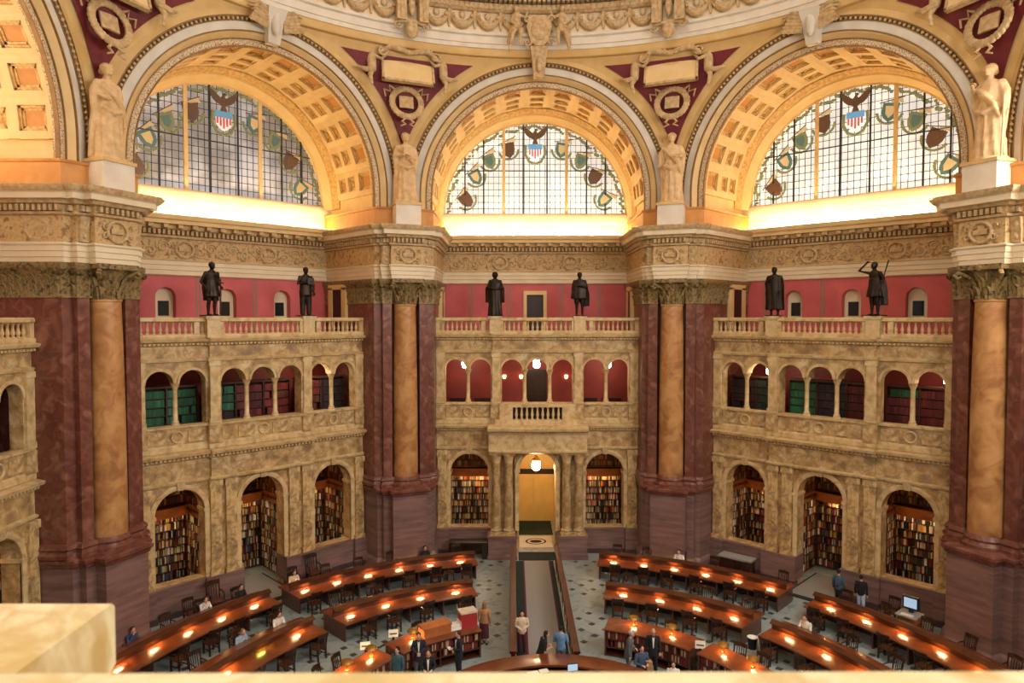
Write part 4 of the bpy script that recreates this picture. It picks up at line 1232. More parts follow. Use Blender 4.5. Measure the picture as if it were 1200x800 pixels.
# --- bronze statues on the gallery balustrade (2.55 m)
def bronze(kind):
    mb = MB(); ex = []
    if kind == 'armour':      # cuirass, bare lower legs, cloak, sword
        arms = [((-.3, .05, 1.1), (-.22, -.12, .86)), ((.24, .02, 1.12), (.2, -.14, .98))]
    elif kind == 'folded': arms = [((-.28, -.05, 1.15), (.02, -.2, 1.22)), ((.26, 0, 1.12), (.22, -.12, .86))]
    elif kind == 'hooded': arms = [((-.26, 0, 1.14), (-.1, -.18, 1.1)), ((.26, 0, 1.14), (.1, -.18, 1.1))]
    elif kind == 'cloak': arms = [((-.25, 0, 1.12), (-.26, -.06, .86)), ((.27, -.04, 1.16), (.02, -.2, 1.2))]
    elif kind == 'stoop': arms = [((-.26, -.06, 1.15), (-.08, -.2, 1.32)), ((.25, 0, 1.12), (.18, -.14, .92))]
    else: arms = [((-.5, -.06, 1.5), (-.14, -.16, 1.72)), ((.28, .02, 1.18), (.36, -.12, 1.12))]
    H = human_parts(arms, lean=.16 if kind == 'stoop' else .03)
    mb = H['body']
    if kind in ('armour', 'seer'):
        robe(mb, [(.62, .24, .2, 0, 0, 1), (.8, .22, .18, 0, 0, 1), (1.0, .19, .14, 0, 0, .5), (1.2, .18, .13, 0, 0, .2)], 9, .06)
        robe(mb, [(.35 if kind == 'seer' else .5, .24, .1, .08, .14, 1), (.9, .25, .1, .05, .13, 1), (1.3, .22, .08, 0, .1, .6), (1.44, .17, .06, 0, .06, .2)], 7, .08)
    if kind == 'folded':
        for s in (-1, 1): mb.limb([(s * .09, 0, .9), (s * .1, 0, .5), (s * .1, 0, .1)], [.115, .09, .08], 10)
        robe(mb, [(.74, .2, .15, 0, 0, .5), (1.0, .18, .135, 0, 0, .3), (1.3, .19, .13, 0, 0, .1), (1.43, .17, .1, 0, 0, 0)], 6, .05)
    if kind == 'hooded':
        robe(mb, [(.02, .26, .2, 0, 0, 1), (.5, .22, .18, 0, 0, 1), (1.0, .21, .16, 0, 0, .7), (1.3, .23, .15, 0, 0, .3), (1.44, .17, .11, 0, 0, .1)], 9, .07)
        robe(mb, [(.55, .32, .14, 0, .08, 1), (1.1, .32, .14, 0, .07, 1), (1.4, .22, .11, 0, .04, .3), (1.5, .1, .09, 0, .02, 0)], 6, .08)
        mb.ell((0, .02, 1.66), (.11, .12, .14), 12, 8)
    if kind == 'cloak':
        robe(mb, [(.7, .28, .17, 0, .02, 1), (.95, .27, .16, 0, .02, .8), (1.25, .25, .14, 0, .02, .5), (1.43, .19, .1, 0, .02, .1)], 8, .07)
        robe(mb, [(.4, .14, .1, .2, .1, 1), (.9, .18, .12, .16, .08, 1), (1.4, .14, .1, .08, .04, .3)], 6, .08)
        for s in (-1, 1): mb.limb([(s * .09, 0, .8), (s * .1, 0, .55)], [.11, .09], 10)
    if kind == 'stoop':
        robe(mb, [(.22, .27, .2, 0, .02, 1), (.7, .26, .2, 0, .01, 1), (1.1, .27, .18, 0, -.02, .7), (1.35, .25, .15, 0, -.05, .4), (1.47, .15, .11, 0, -.08, .1)], 8, .09)
    if kind == 'armour':
        ex.append(('sword', MB().tube([(.18, -.17, 1.2), (.17, -.16, .05)], [.018, .03], 8).box(.1, .26, -.2, -.14, 1.06, 1.1)))
    if kind == 'seer':
        ex.append(('staff', MB().tube([(.36, -.14, 1.1), (.5, -.06, 1.78)], .018, 8).tube([(.36, -.14, 1.15), (.3, -.18, .7)], .02, 8)))
    if kind == 'folded': ex.append(('book', MB().box(-.02, .18, -.27, -.22, 1.14, 1.36)))
    hc = H['head']; mb.ell((hc[0], hc[1] + .02, hc[2] + .03), (.088, .1, .105), 12, 8)
    return mb, H, ex


BRZ = [('far_left', -2.55, 'armour', 'bronze statue of a man in a tunic with a sword', 12), ('far_left', 2.55, 'folded', 'bronze statue of a man in a coat holding a book', -8),
       ('far', -2.58, 'hooded', 'bronze statue in a long robe beside the portal-bay attic door', 5), ('far', 2.58, 'cloak', 'bronze statue in a short cloak and hose beside the attic door', -5),
       ('far_right', -2.55, 'stoop', 'bronze statue of a stooping man in a long cloak', 15), ('far_right', 2.55, 'seer', 'bronze statue raising its arm to shade its eyes', -25),
       ('left', 2.55, 'folded', None, 0)]
for side, u, kd, lab, tw in BRZ:
    if lab is None: continue
    mb, H, ex = bronze(kd)
    p = bay_pt(BAYS[side], u, SA - .12, 14.28)
    st = empty('bronze_statue', p, -R(BAYS[side]) + R(tw), label=lab, category='statue', group='bronze statues on the balustrade')
    st.scale = (1.75, 1.65, 1.52)
    bd = obj('figure', remesh(mb, .022, 'bronze', 'figure'), None, st)
    for sh, e, wv in H['arms']:
        hm = MB(); hand(hm, wv, Vector(wv) - Vector(e)); obj('hand', hm, 'bronze', bd)
    obj('base', MB().box(-.24, .24, -.24, .24, 0, .03), 'bronze', st)
    for nm, m_ in ex: obj(nm, m_, 'bronze', st)


# ---------------------------------------------------------------- reliefs of the pendentives, keystones, ring brackets
def putto(s):
    mb = MB()
    mb.limb([(0, 0, -.25), (0, -.02, .1), (0, 0, .38)], [.19, .2, .18], 10)
    mb.ell((0, -.06, .68), (.16, .17, .18), 12, 8)
    mb.limb([(-s * .1, -.08, .32), (-s * .4, -.14, .18), (-s * .6, -.1, .42)], [.1, .08, .06], 8)
    mb.limb([(s * .1, 0, .32), (s * .36, -.05, .45), (s * .62, -.05, .3)], [.1, .08, .06], 8)
    mb.limb([(-s * .05, -.05, -.3), (s * .3, -.2, -.42), (s * .62, -.1, -.3)], [.14, .11, .06], 8)
    mb.limb([(0, 0, -.3), (s * .1, -.1, -.62), (s * .02, -.05, -.98)], [.14, .1, .06], 8)
    return mb


def wreath():
    mb = MB()
    for i in range(26):
        a = 2 * PI * i / 26
        mb.ell((.6 * math.cos(a), 0, .6 * math.sin(a)), (.14, .12, .14), 7, 5)
    return mb


def ribbons(s, k):
    mb = MB()
    if k == 0:
        mb.tube([(s * .45, 0, .55), (s * .75, -.05, .72), (s * .7, 0, .45), (s * .98, -.05, .5), (s * .92, 0, .2)], [.05, .07, .06, .06, .03], 6)
    else:
        mb.tube([(s * .1, 0, -.72), (s * .25, -.05, -.9), (s * .1, 0, -1.0), (s * .32, -.04, -1.12)], [.05, .06, .05, .03], 6)
    return mb


def crest_mesh():
    mb = MB()
    mb.tube([(-1.7, 0, -.2), (-1.1, -.08, .22), (-.4, -.12, .1), (0, -.14, -.02), (.4, -.12, .1), (1.1, -.08, .22), (1.7, 0, -.2)], [.1, .16, .14, .12, .14, .16, .1], 8)
    for i in range(9):
        x = -1.2 + i * .3; mb.ell((x, -.16, .12 + .1 * math.sin(i)), (.14, .1, .12), 7, 5)
    for s in (-1, 1): spiral(mb, s * 1.5, -.05, -.05, .28, 1.4, s, .07)
    return mb


for psi in PIERS:
    ct = empty('cartouche', (0, 0, 0), -R(psi), label='gilded plaque with cherubs and wreath on the maroon field ' + {-22.5: 'between portal and dim window', 22.5: 'between portal and eye-shading bronze', -67.5: 'past the dim window', 67.5: 'past the eye-shading bronze'}[psi], category='relief', group='cartouches on the pendentives')
    g = empty('plaque_mount', (0, 19.42, 28.2)); g.parent = ct; bpy.data.objects.remove(g)
    T = dict(parent=ct)
    tl = (R(-14), 0, 0)
    zc, yc = 28.12, 19.3
    obj('plaque_frame', lambda: MB().box(-1.5, 1.5, -.06, .2, -.78, -.66).box(-1.5, 1.5, -.06, .2, .66, .78).box(-1.5, -1.38, -.06, .2, -.78, .78).box(1.38, 1.5, -.06, .2, -.78, .78), 'relief', key='plf', loc=(0, yc, zc), rot=tl, **T)
    obj('plaque', lambda: MB().box(-1.4, 1.4, 0, .14, -.7, .7), 'cream', key='plq', loc=(0, yc, zc), rot=tl, **T)
    obj('wreath', wreath, 'relief', key='wrth', loc=(0, 19.7, 26.4), rot=(R(-12), 0, 0), **T).scale = (1.4, 1, 1.4)
    obj('open_book', lambda: MB().loft([[(-.3, .02, -.26), (0, -.06, -.28), (.3, .02, -.26), (.3, .1, -.26), (-.3, .1, -.26)], [(-.3, .02, .26), (0, -.06, .24), (.3, .02, .26), (.3, .1, .26), (-.3, .1, .26)]]), 'relief', key='opbk', loc=(0, 19.72, 26.45), rot=(R(-12), 0, 0), **T).scale = (1.35, 1, 1.35)
    for s in (-1, 1):
        for kk_ in (0, 1): obj('ribbon', lambda: ribbons(s, kk_), 'relief', key='ribb%d%d' % (s, kk_), loc=(0, 19.72, 26.4), rot=(R(-12), 0, 0), **T).scale = (1.3, 1, 1.3)
    obj('scroll_crest', lambda: crest_mesh(), 'relief', key='crest', loc=(0, 19.1, 28.95), rot=(0, 0, 0), **T)
    for s in (-1, 1):
        obj('cherub', lambda: putto(s), 'relief', key='putto%d' % s, loc=(s * 2.05, yc + .02, 28.25), rot=(R(-8), 0, 0), **T).scale = (1.3, 1.1, 1.25)


def ring_bracket():
    mb = MB()
    for s in (-1, 1):
        mb.box(s * .62 - .26, s * .62 + .26, -.5, .1, -1.1, .62).box(s * .62 - .3, s * .62 + .3, -.6, .1, .5, .66)
        mb.box(s * .62 - .06, s * .62 + .06, -.56, -.4, -1.0, .45)
        spiral(mb, s * .8, -1.3, -.25, .25, 1.3, s, .06)
    mb.ell((0, -.2, -.2), (.2, .16, .55), 10, 8).ell((0, -.25, -1.5), (.36, .2, .48), 14, 8)
    mb.tube([(-.8, -.2, -1.15), (0, -.3, -1.05), (.8, -.2, -1.15)], .1, 8)
    return mb


for psi in PIERS:
    obj('ring_bracket', ring_bracket, 'relief', ring, key='rbr', loc=(18.62 * math.sin(R(psi)), 18.62 * math.cos(R(psi)), 31.5), rot=(0, 0, -R(psi)))


def sitter(s):
    mb = MB()
    mb.limb([(0, 0, 0), (0, -.02, .5), (0, 0, .85)], [.26, .22, .2], 10)
    mb.ell((s * .02, -.06, 1.2), (.16, .18, .21), 12, 8)
    mb.limb([(-s * .2, -.02, .85), (-s * .5, -.05, .72), (-s * .62, -.1, 1.0)], [.11, .09, .06], 8)
    mb.limb([(s * .2, -.02, .85), (s * .36, -.1, .45), (s * .1, -.24, .3)], [.11, .09, .06], 8)
    mb.limb([(-s * .08, -.1, 0), (-s * .25, -.45, -.1), (-s * .2, -.4, -.85)], [.2, .15, .08], 8)
    mb.limb([(s * .12, -.05, 0), (s * .22, -.4, -.3), (s * .42, -.35, -1.2)], [.2, .14, .08], 8)
    mb.limb([(s * .15, .05, .1), (s * .35, 0, -.3), (s * .5, 0, -.7)], [.25, .2, .08], 8)
    return mb


kf = empty('keystone_group', (0, 18.4, 30.4), 0, label='pair of carved figures flanking a blank shield above the portal-bay arch', category='sculpture')
for s in (-1, 1): obj('carved_figure', remesh(sitter(s), .05, 'relief', 'carved_figure'), None, kf, loc=(s * 1.28, 0, .12), rot=(0, 0, 0))
obj('shield', MB().plate([(-.55, .85), (-.2, .95), (.2, .95), (.55, .85), (.72, .3), (.5, -.5), (.25, -.75), (-.25, -.75), (-.5, -.5), (-.72, .3)], -.15, .2).ell((0, -.12, .1), (.5, .16, .6), 14, 8), 'relief', kf)
for s in (-1, 1):
    for z_ in (.75, -.55):
        mb = MB(); spiral(mb, s * .66, z_, -.1, .22, 1.3, s, .07); obj('scroll', mb, 'relief', kf)
obj('keystone', MB().loft([[(-.3, .6, -2.4), (.3, .6, -2.4), (.3, .15, -2.4), (-.3, .15, -2.4)], [(-.42, .6, -1.3), (.42, .6, -1.3), (.42, .0, -1.3), (-.42, .0, -1.3)], [(-.5, .6, -.8), (.5, .6, -.8), (.5, -.2, -.8), (-.5, -.2, -.8)]]).ell((0, .05, -1.7), (.2, .2, .5), 10, 8), 'relief', kf)
for side in ('far_left', 'far_right', 'left', 'right'):
    p = bay_pt(BAYS[side], 0, 18.75, 28.75)
    kb = empty('keystone_bracket', p, -R(BAYS[side]), label='carved keystone bracket above the arch ' + WHICH[side].replace('in ', 'of '), category='sculpture', group='keystone brackets of the side bays')
    obj('bracket', lambda: MB().loft([[(-.3, .6, -.9), (.3, .6, -.9), (.3, .2, -.9), (-.3, .2, -.9)], [(-.42, .6, .2), (.42, .6, .2), (.42, -.05, .2), (-.42, -.05, .2)], [(-.5, .6, .7), (.5, .6, .7), (.5, -.3, .7), (-.5, -.3, .7)]]).ell((0, -.02, .0), (.24, .2, .6), 10, 8), 'grey_white', kb, key='kbr')
    def spray(s):
        mb = MB()
        if True:
            for i in range(6):
                z = .65 - .16 * i; mb.tube([(s * .4, 0, z - .1), (s * (.9 + .1 * i), -.12, z + .1), (s * (1.45 - .1 * i), 0, z + .02)], [.09, .1, .03], 6)
        return mb
    for s in (-1, 1): obj('spray', lambda: spray(s), 'relief', kb, key='kspray%d' % s)

# ---------------------------------------------------------------- books and shelves behind the arcades
PAL = {'mix': [(214, 200, 172), (150, 44, 36), (60, 34, 28), (176, 120, 62), (40, 60, 52), (30, 32, 44), (196, 176, 130), (120, 70, 40), (226, 220, 206), (90, 30, 30), (70, 82, 104), (188, 160, 70)],
       'dark': [(92, 36, 30), (60, 36, 28), (40, 30, 30), (120, 64, 38), (48, 52, 46), (140, 100, 60), (74, 26, 28), (160, 130, 86), (36, 40, 54)],
       'green': [(38, 108, 74), (32, 96, 64), (44, 116, 82), (28, 84, 58)], 'maroon': [(112, 34, 42), (98, 30, 40), (124, 42, 48), (84, 26, 36)],
       'ink': [(40, 30, 40), (30, 28, 34), (54, 34, 40)], 'teal': [(34, 60, 58), (30, 48, 50), (44, 70, 62)], 'crimson': [(140, 46, 44), (120, 38, 40), (110, 60, 50)],
       'bright': [(232, 220, 190), (214, 186, 130), (190, 60, 46), (60, 52, 46), (236, 226, 206), (120, 110, 96), (210, 150, 60), (50, 70, 76)]}


class Books:
    def __init__(s): s.mb = MB(); s.col = []

    def add(s, x0, x1, y0, y1, z0, z1, c):
        s.mb.box(x0, x1, y0, y1, z0, z1); s.col += [lin(c)] * 6

    def make(s, name, parent, **tags):
        me = s.mb.mesh(name, 'book_cloth', 0, recalc=False)
        at = me.attributes.new('Col', 'FLOAT_COLOR', 'FACE')
        at.data.foreach_set('color', [v for c in s.col for v in c])
        return obj(name, me, None, parent, **tags)


def fill(B, axis, a0, a1, front, sgn, zs, pal, rowh, rng, thick=(.028, .065), gapp=.05, uniform=False, solo=None):
    """rows of books standing on shelves: axis 'x' runs along x with spines at y=front facing -y; axis 'y' runs along y, spines at x=front facing sgn"""
    for z in zs:
        a = a0
        row_pal = PAL[pal] if isinstance(pal, str) else PAL[pal(z)]
        base = rng.choice(row_pal)
        while a < a1 - .05:
            if rng.random() < gapp: a += rng.uniform(.05, .2); continue
            t = rng.uniform(*thick); h = rowh * (rng.uniform(.72, .93) if not uniform else .84); d = rng.uniform(.2, .27)
            b = min(a + t, a1)
            if rng.random() < (.2 if uniform else .8): base = rng.choice(row_pal)
            k = rng.uniform(.85, 1.15); c = tuple(min(255, v * k) for v in base)
            rec = rng.uniform(0, .03)
            if solo is not None and solo(z, a):
                SOLO.append((axis, a, b, front, sgn, z, h, d, rec, c))
            elif axis == 'x': B.add(a, b - .004, front + rec, front + d + rec, z, z + h, c)
            else:
                xa, xb = (front - rec, front - rec - d * sgn)
                B.add(min(xa, xb), max(xa, xb), a, b - .004, z, z + h, c)
            a = b + .002


SOLO = []
LOWZ = [ZF + .12 + .44 * i for i in range(9)]
UPZ = [4.25 + .44 * i for i in range(7)]
ALC = {('far_left', -4.18): 'outer-pier alcove of the dim-window bay', ('far_left', 0): 'doorway alcove of the dim-window bay', ('far_left', 4.18): 'portal-end alcove of the dim-window bay',
       ('far_right', -4.18): 'portal-end alcove of the eye-shading bronze bay', ('far_right', 0): 'doorway alcove of the eye-shading bronze bay', ('far_right', 4.18): 'outer-pier alcove of the eye-shading bronze bay',
       ('far', -4.18): 'alcove beside the portal, dim-window side', ('far', 4.18): 'alcove beside the portal, eye-shading bronze side', ('left', 4.18): 'alcove beyond the outer pier of the dim-window bay'}


def alcove(side, uc):
    rng = random.Random(hash((len(side), round(uc * 10))) % 9999 + len(side) * 31)
    rz = -R(BAYS[side]); nm = ALC[(side, uc)]
    lo, hi = uc - 1.93, uc + 1.93
    yb = 24.98; y0 = 21.95
    bc = empty('book_stacks', (0, 0, 0), rz, label='two-storey wooden book stacks in the ' + nm, category='bookcase', group='book stacks in the ground-floor alcoves')

    def boards(zs, up):
        mb = MB()
        for z in zs:
            mb.box(lo, hi, yb - .36, yb, z - .035, z)
            mb.box(lo, lo + .34, y0, yb - .34, z - .035, z).box(hi - .34, hi, y0, yb - .34, z - .035, z)
        zt = (zs[0] - .03, zs[-1] + .46)
        for x in (lo + .3, (lo + hi) / 2 - .03, hi - .36): mb.box(x, x + .06, yb - .37, yb, *zt)
        for y in (y0, y0 + 1.3, yb - .42):
            mb.box(lo, lo + .35, y, y + .05, *zt).box(hi - .35, hi, y, y + .05, *zt)
        mb.box(lo, hi, yb - .05, yb - .01, *zt).box(lo, lo + .03, y0, yb, *zt).box(hi - .03, hi, y0, yb, *zt)
        return mb
    obj('lower_shelves', lambda: boards(LOWZ, 0), 'shelf_wood', bc, key='lsh%d' % round(uc * 10))
    obj('upper_shelves', lambda: boards(UPZ, 1), 'shelf_wood', bc, key='ush%d' % round(uc * 10))
    # mezzanine gallery with a curved timber valance
    def mezz():
        mb = MB(); n = 12
        pts = []
        for i in range(n + 1):
            a = PI * i / n; pts.append((uc - 1.5 * math.cos(a), 24.1 - .35 * math.sin(a)))
        outer = [(uc - 1.5, y0)] + pts + [(uc + 1.5, y0)]
        lo_r = [(x, y, 3.72) for x, y in outer]; hi_r = [(x, y, 4.22) for x, y in outer]
        inn_l = [(uc + (x - uc) * 1.06, y + .06, 3.72) for x, y in outer]; inn_h = [(uc + (x - uc) * 1.06, y + .06, 4.22) for x, y in outer]
        mb.loft([lo_r, hi_r, inn_h, inn_l, lo_r], caps=False, closed=False)
        return mb
    obj('valance', mezz, 'valance', bc, key='vln%d' % round(uc * 10))
    obj('mezzanine_floor', lambda: MB().box(lo, uc - 1.45, y0, yb, 3.98, 4.08).box(uc + 1.45, hi, y0, yb, 3.98, 4.08).box(uc - 1.5, uc + 1.5, 23.95, yb, 3.98, 4.08), 'shelf_wood', bc, key='mzf%d' % round(uc * 10))
    B = Books()
    special = (side, uc) in (('far_left', -4.18), ('far_right', 4.18))
    solo = (lambda z, a: z > .9 and len(SOLO) - n0 < 150) if special else None
    n0 = len(SOLO)
    lowp = 'bright' if side == 'far' else 'mix'
    fill(B, 'x', lo + .4, hi - .4, yb - .34, 1, LOWZ, lowp, .42, rng, solo=solo)
    if special:
        for s in SOLO[n0:]: s_side.append(side)
    fill(B, 'x', lo + .4, hi - .4, yb - .34, 1, UPZ, 'dark', .42, rng)
    for f, sg in ((lo + .32, 1), (hi - .32, -1)):
        fill(B, 'y', y0 + .06, yb - .45, f, sg, LOWZ, 'mix', .42, rng)
        fill(B, 'y', y0 + .06, yb - .45, f, sg, UPZ, 'dark', .42, rng)
    bk = B.make('books', None, kind='stuff', label='rows of mixed old books filling the ' + nm, category='books', group='books in the ground-floor alcoves')
    bk.rotation_euler = (0, 0, rz)
    # lamp under the mezzanine, and an unseen one added to brighten the upper tier
    for k, (y, z, ln) in enumerate(((24.28, 3.9, 1.1), (22.1, 6.45, .7))):
        lp = obj('shelf_lamp', lambda: MB().box(-ln, ln, -.05, .05, .03, .07), 'brass', key='slb%d' % k, loc=bay_pt(BAYS[side], uc, y, z), rot=(0, 0, rz), label=('strip lamp under the mezzanine, ' if k == 0 else 'added unseen strip lamp, ') + nm, category='lamp')
        obj('tube', lambda: MB().tube([(-ln, 0, 0), (ln, 0, 0)], .03, 8), 'tier_glow' if k else 'shelf_glow', lp, key='slt%d' % k)


s_side = []
for side, uc in ALC: alcove(side, uc)
SHELF = ['lowest', 'second-lowest', 'third-lowest', 'fourth-lowest', 'fifth-lowest', 'sixth-lowest', 'seventh-lowest', 'eighth-lowest', 'ninth-lowest']


def colour_word(c):
    r, g, b = c
    if min(c) > 165: return 'cream'
    if max(c) < 70: return 'near-black'
    if r > 1.9 * g and r > 1.7 * b: return 'red' if r > 110 else 'dark red'
    if b > r * 1.1: return 'blue-grey'
    if g > r * 1.1: return 'dark green'
    if r > 150: return 'tan'
    return 'brown'


# 300 single books of the two largest lit shelves
BM = {}
cnt = {}
for (axis, a, b, front, sgn, z, h, d, rec, c), side in zip(SOLO, s_side):
    cnt[side] = cnt.get(side, 0) + 1
    if cnt[side] > 150: continue
    ck = (round(c[0] / 40), round(c[1] / 40), round(c[2] / 40))
    mname = 'bookcol_%d_%d_%d' % ck
    if mname not in MATS: mk(mname, tuple(min(255, v * 40) for v in ck), rough=.55)
    def bkm():
        mb = MB().box(0, b - a, .012, .24, 0, h - .012).box(0, b - a, 0, .012, 0, h)
        return mb
    t = round((b - a) * 100); hh = round(h * 20)
    o = obj('book', bkm, mname, None, smooth=0, key=('bk', t, hh, mname), loc=bay_pt(BAYS[side], a, front + rec, z), rot=(0, 0, -R(BAYS[side])))
    o['label'] = '%s book on the %s shelf, ' % (colour_word(c), SHELF[round((z - LOWZ[0]) / .44)]) + ALC[(side, -4.18 if side == 'far_left' else 4.18)]
    o['category'] = 'book'; o['group'] = 'single books in the ' + ALC[(side, -4.18 if side == 'far_left' else 4.18)]


# upper gallery book cases of the side bays
GAL = {'far_left': ['green', 'green', 'greenmix', 'maroon', 'crimson', 'crimson', 'ink'], 'far_right': ['ink', 'teal', 'green', 'ink', 'maroon', 'maroon', 'maroon'], 'left': [None] * 5 + ['ink', 'maroon']}
ORD = ['first', 'second', 'third', 'fourth', 'fifth', 'sixth', 'seventh']


def arch_name(side, k):
    if side == 'left': return 'the %s upper arch beyond the outer pier' % ORD[6 - k]
    return 'the %s upper arch from the portal, %s bay' % ((ORD[6 - k], 'dim-window') if side == 'far_left' else (ORD[k], 'eye-shading bronze'))


for side, cols in GAL.items():
    for k, pal in enumerate(cols):
        if pal is None: continue
        rng = random.Random(k * 7 + len(side))
        u = UP[k]; rz = -R(BAYS[side])
        cs = empty('gallery_bookcase', bay_pt(BAYS[side], u, 22.25, 7.9), rz, label='tall bookcase behind ' + arch_name(side, k), category='bookcase', group='bookcases in the upper galleries')
        zs = [.1 + .44 * i for i in range(6)]
        obj('case', lambda: MB().box(-.765, -.73, 0, .4, 0, 2.8).box(.73, .765, 0, .4, 0, 2.8).box(-.765, .765, .36, .42, 0, 2.8).box(-.765, .765, -.04, .42, 2.78, 2.88), 'shelf_wood', cs, key='gcase')
        for z in zs: obj('shelf', lambda: MB().box(-.73, .73, .02, .38, -.04, 0), 'shelf_wood', cs, key='gshelf', loc=(0, 0, z))
        B = Books()
        if pal == 'greenmix': pf = lambda z: 'green' if z > 1.2 else 'ink'
        elif pal == 'maroon' and side == 'far_right' and k == 5: pf = lambda z: 'green' if z > 2.3 else 'maroon'
        elif pal == 'green': pf = lambda z: 'green' if z > .5 else 'teal'
        else: pf = pal
        fill(B, 'x', -.72, .72, .06, 1, zs, pf, .42, rng, (.05, .075), .01, True)
        bk = B.make('books', None, kind='stuff', label='bound volumes behind ' + arch_name(side, k), category='books', group='bound volumes in the upper galleries')
        bk.location = cs.location; bk.rotation_euler = (0, 0, rz)
        if k % 2 == 0:
            pc = empty('framed_picture', bay_pt(BAYS[side], u + .15, 24.55, 11.75), rz, label='small picture high behind ' + arch_name(side, k), category='picture', group='framed pictures in the upper galleries')
            obj('frame', lambda: MB().box(-.5, .5, -.06, 0, -.4, -.3).box(-.5, .5, -.06, 0, .3, .4).box(-.5, -.4, -.06, 0, -.3, .3).box(.4, .5, -.06, 0, -.3, .3), 'brass', pc, key='pcf')
            obj('print', lambda: MB().box(-.42, .42, -.03, 0, -.32, .32), 'dark_wood', pc, key='pcp')


def lantern(loc, rz, lab, scale=1.0, glow='globe_glow'):
    t = empty('hanging_lantern', loc, rz, label=lab, category='lantern', group='lit hanging lanterns')
    t.scale = (scale,) * 3
    obj('globe', lambda: MB().lathe([(.1, -.28), (.2, -.2), (.22, 0), (.18, .2), (.1, .26)], 12), glow, t, key='lgl' + glow)
    obj('cap', lambda: MB().lathe([(.24, .24), (.2, .3), (.06, .42), (.03, .5)], 12).lathe([(.02, -.4), (.08, -.34), (.12, -.27)], 10), 'brass', t, key='lcp')
    obj('chain', lambda: MB().tube([(0, 0, .48), (0, 0, 1.0)], .02, 6), 'brass', t, key='lch')


for side, u, a, z, lab in (('far_left', 3.3, 22.0, 11.15, 'lit lantern in the upper gallery of the dim-window bay'), ('far_right', -3.3, 22.0, 11.2, 'lit lantern near the aisle end of the eye-shading bronze gallery'),
                           ('far_right', 5.5, 22.2, 11.2, 'lit lantern at the outer end of the eye-shading bronze gallery'),
                           ('far', -4.5, 22.0, 11.3, 'lit lantern over the portal in the arches towards the dim-window bay'), ('far', 4.5, 22.0, 11.3, 'lit lantern over the portal in the arches towards the eye-shading bronze'),
                           ('far', 0, 22.0, 11.3, 'lit lantern in the middle arch over the portal')):
    lantern(bay_pt(BAYS[side], u, a, z), -R(BAYS[side]), lab, 1.0)
lantern((0, 22.6, 4.75), 0, 'large lit lantern hanging inside the portal', 1.25, 'portal_glow')
for u in (-2.05, -.95, 2.0):  # the middle sconce stands in for a reflection over the door
    sn = empty('wall_sconce', (u, 23.8, 10.2), 0, label='small lit sconce on the red gallery wall over the portal', category='sconce', group='sconces over the portal')
    obj('shade', lambda: MB().lathe([(.05, 0), (.1, .06), (.12, .2), (.1, .24)], 10, 0, -.18), 'sconce_glow', sn, key='snc')
    obj('arm', lambda: MB().tube([(0, 0, -.1), (0, -.1, -.14), (0, -.18, 0)], .02, 6), 'brass', sn, key='sna')
dr = empty('gallery_door', (0, 23.72, 7.9), 0, label='dark wooden door in the gallery over the portal', category='door')
obj('leaf', MB().box(-.72, .72, 0, .08, 0, 2.9), 'dark_wood', dr)
for x in (-.36, .36):
    for z0 in (.25, 1.5): obj('door_panel', lambda: MB().box(-.26, .26, -.03, .02, 0, 1.05), 'dark_wood', dr, key='gdp', loc=(x, 0, z0))
for u in (-5.0, -3.4, 3.4, 5.0):
    bn = empty('bench', (u, 23.3, 7.9), 0, label='dark settee against the red gallery wall over the portal', category='bench', group='settees over the portal')
    obj('seat', lambda: MB().box(-.62, .62, -.25, .3, .4, .5), 'dark_wood', bn, key='bns')
    obj('backrest', lambda: MB().box(-.62, .62, .22, .32, .5, 1.05), 'dark_wood', bn, key='bnb')
    for x in (-.56, .56):
        for y in (-.2, .25): obj('leg', lambda: MB().box(-.04, .04, -.04, .04, 0, .42), 'dark_wood', bn, key='bnl', loc=(x, y, 0))

# doormats of the doorway alcoves
for side, s in (('far_left', 'dim-window'), ('far_right', 'eye-shading bronze')):
    o = obj('floor_mat', lambda: MB().box(-1.05, 1.05, 19.6, 23.4, ZF, ZF + .02), 'carpet', rot=(0, 0, -R(BAYS[side])), key='fmat', label='pale mat in the doorway of the %s bay' % s, category='mat', group='doorway mats')
    obj('border', lambda: MB().box(-1.1, 1.1, 19.2, 19.6, ZF, ZF + .025).box(-1.14, -1.05, 19.6, 23.4, ZF, ZF + .025).box(1.05, 1.14, 19.6, 23.4, ZF, ZF + .025), 'green_cloth', o, key='fmatb')

# ---------------------------------------------------------------- reading desks
DT = .86                        # desk top height above floor


def polar(r, ang, z=0): return (r * math.sin(R(ang)), r * math.cos(R(ang)), ZF + z)


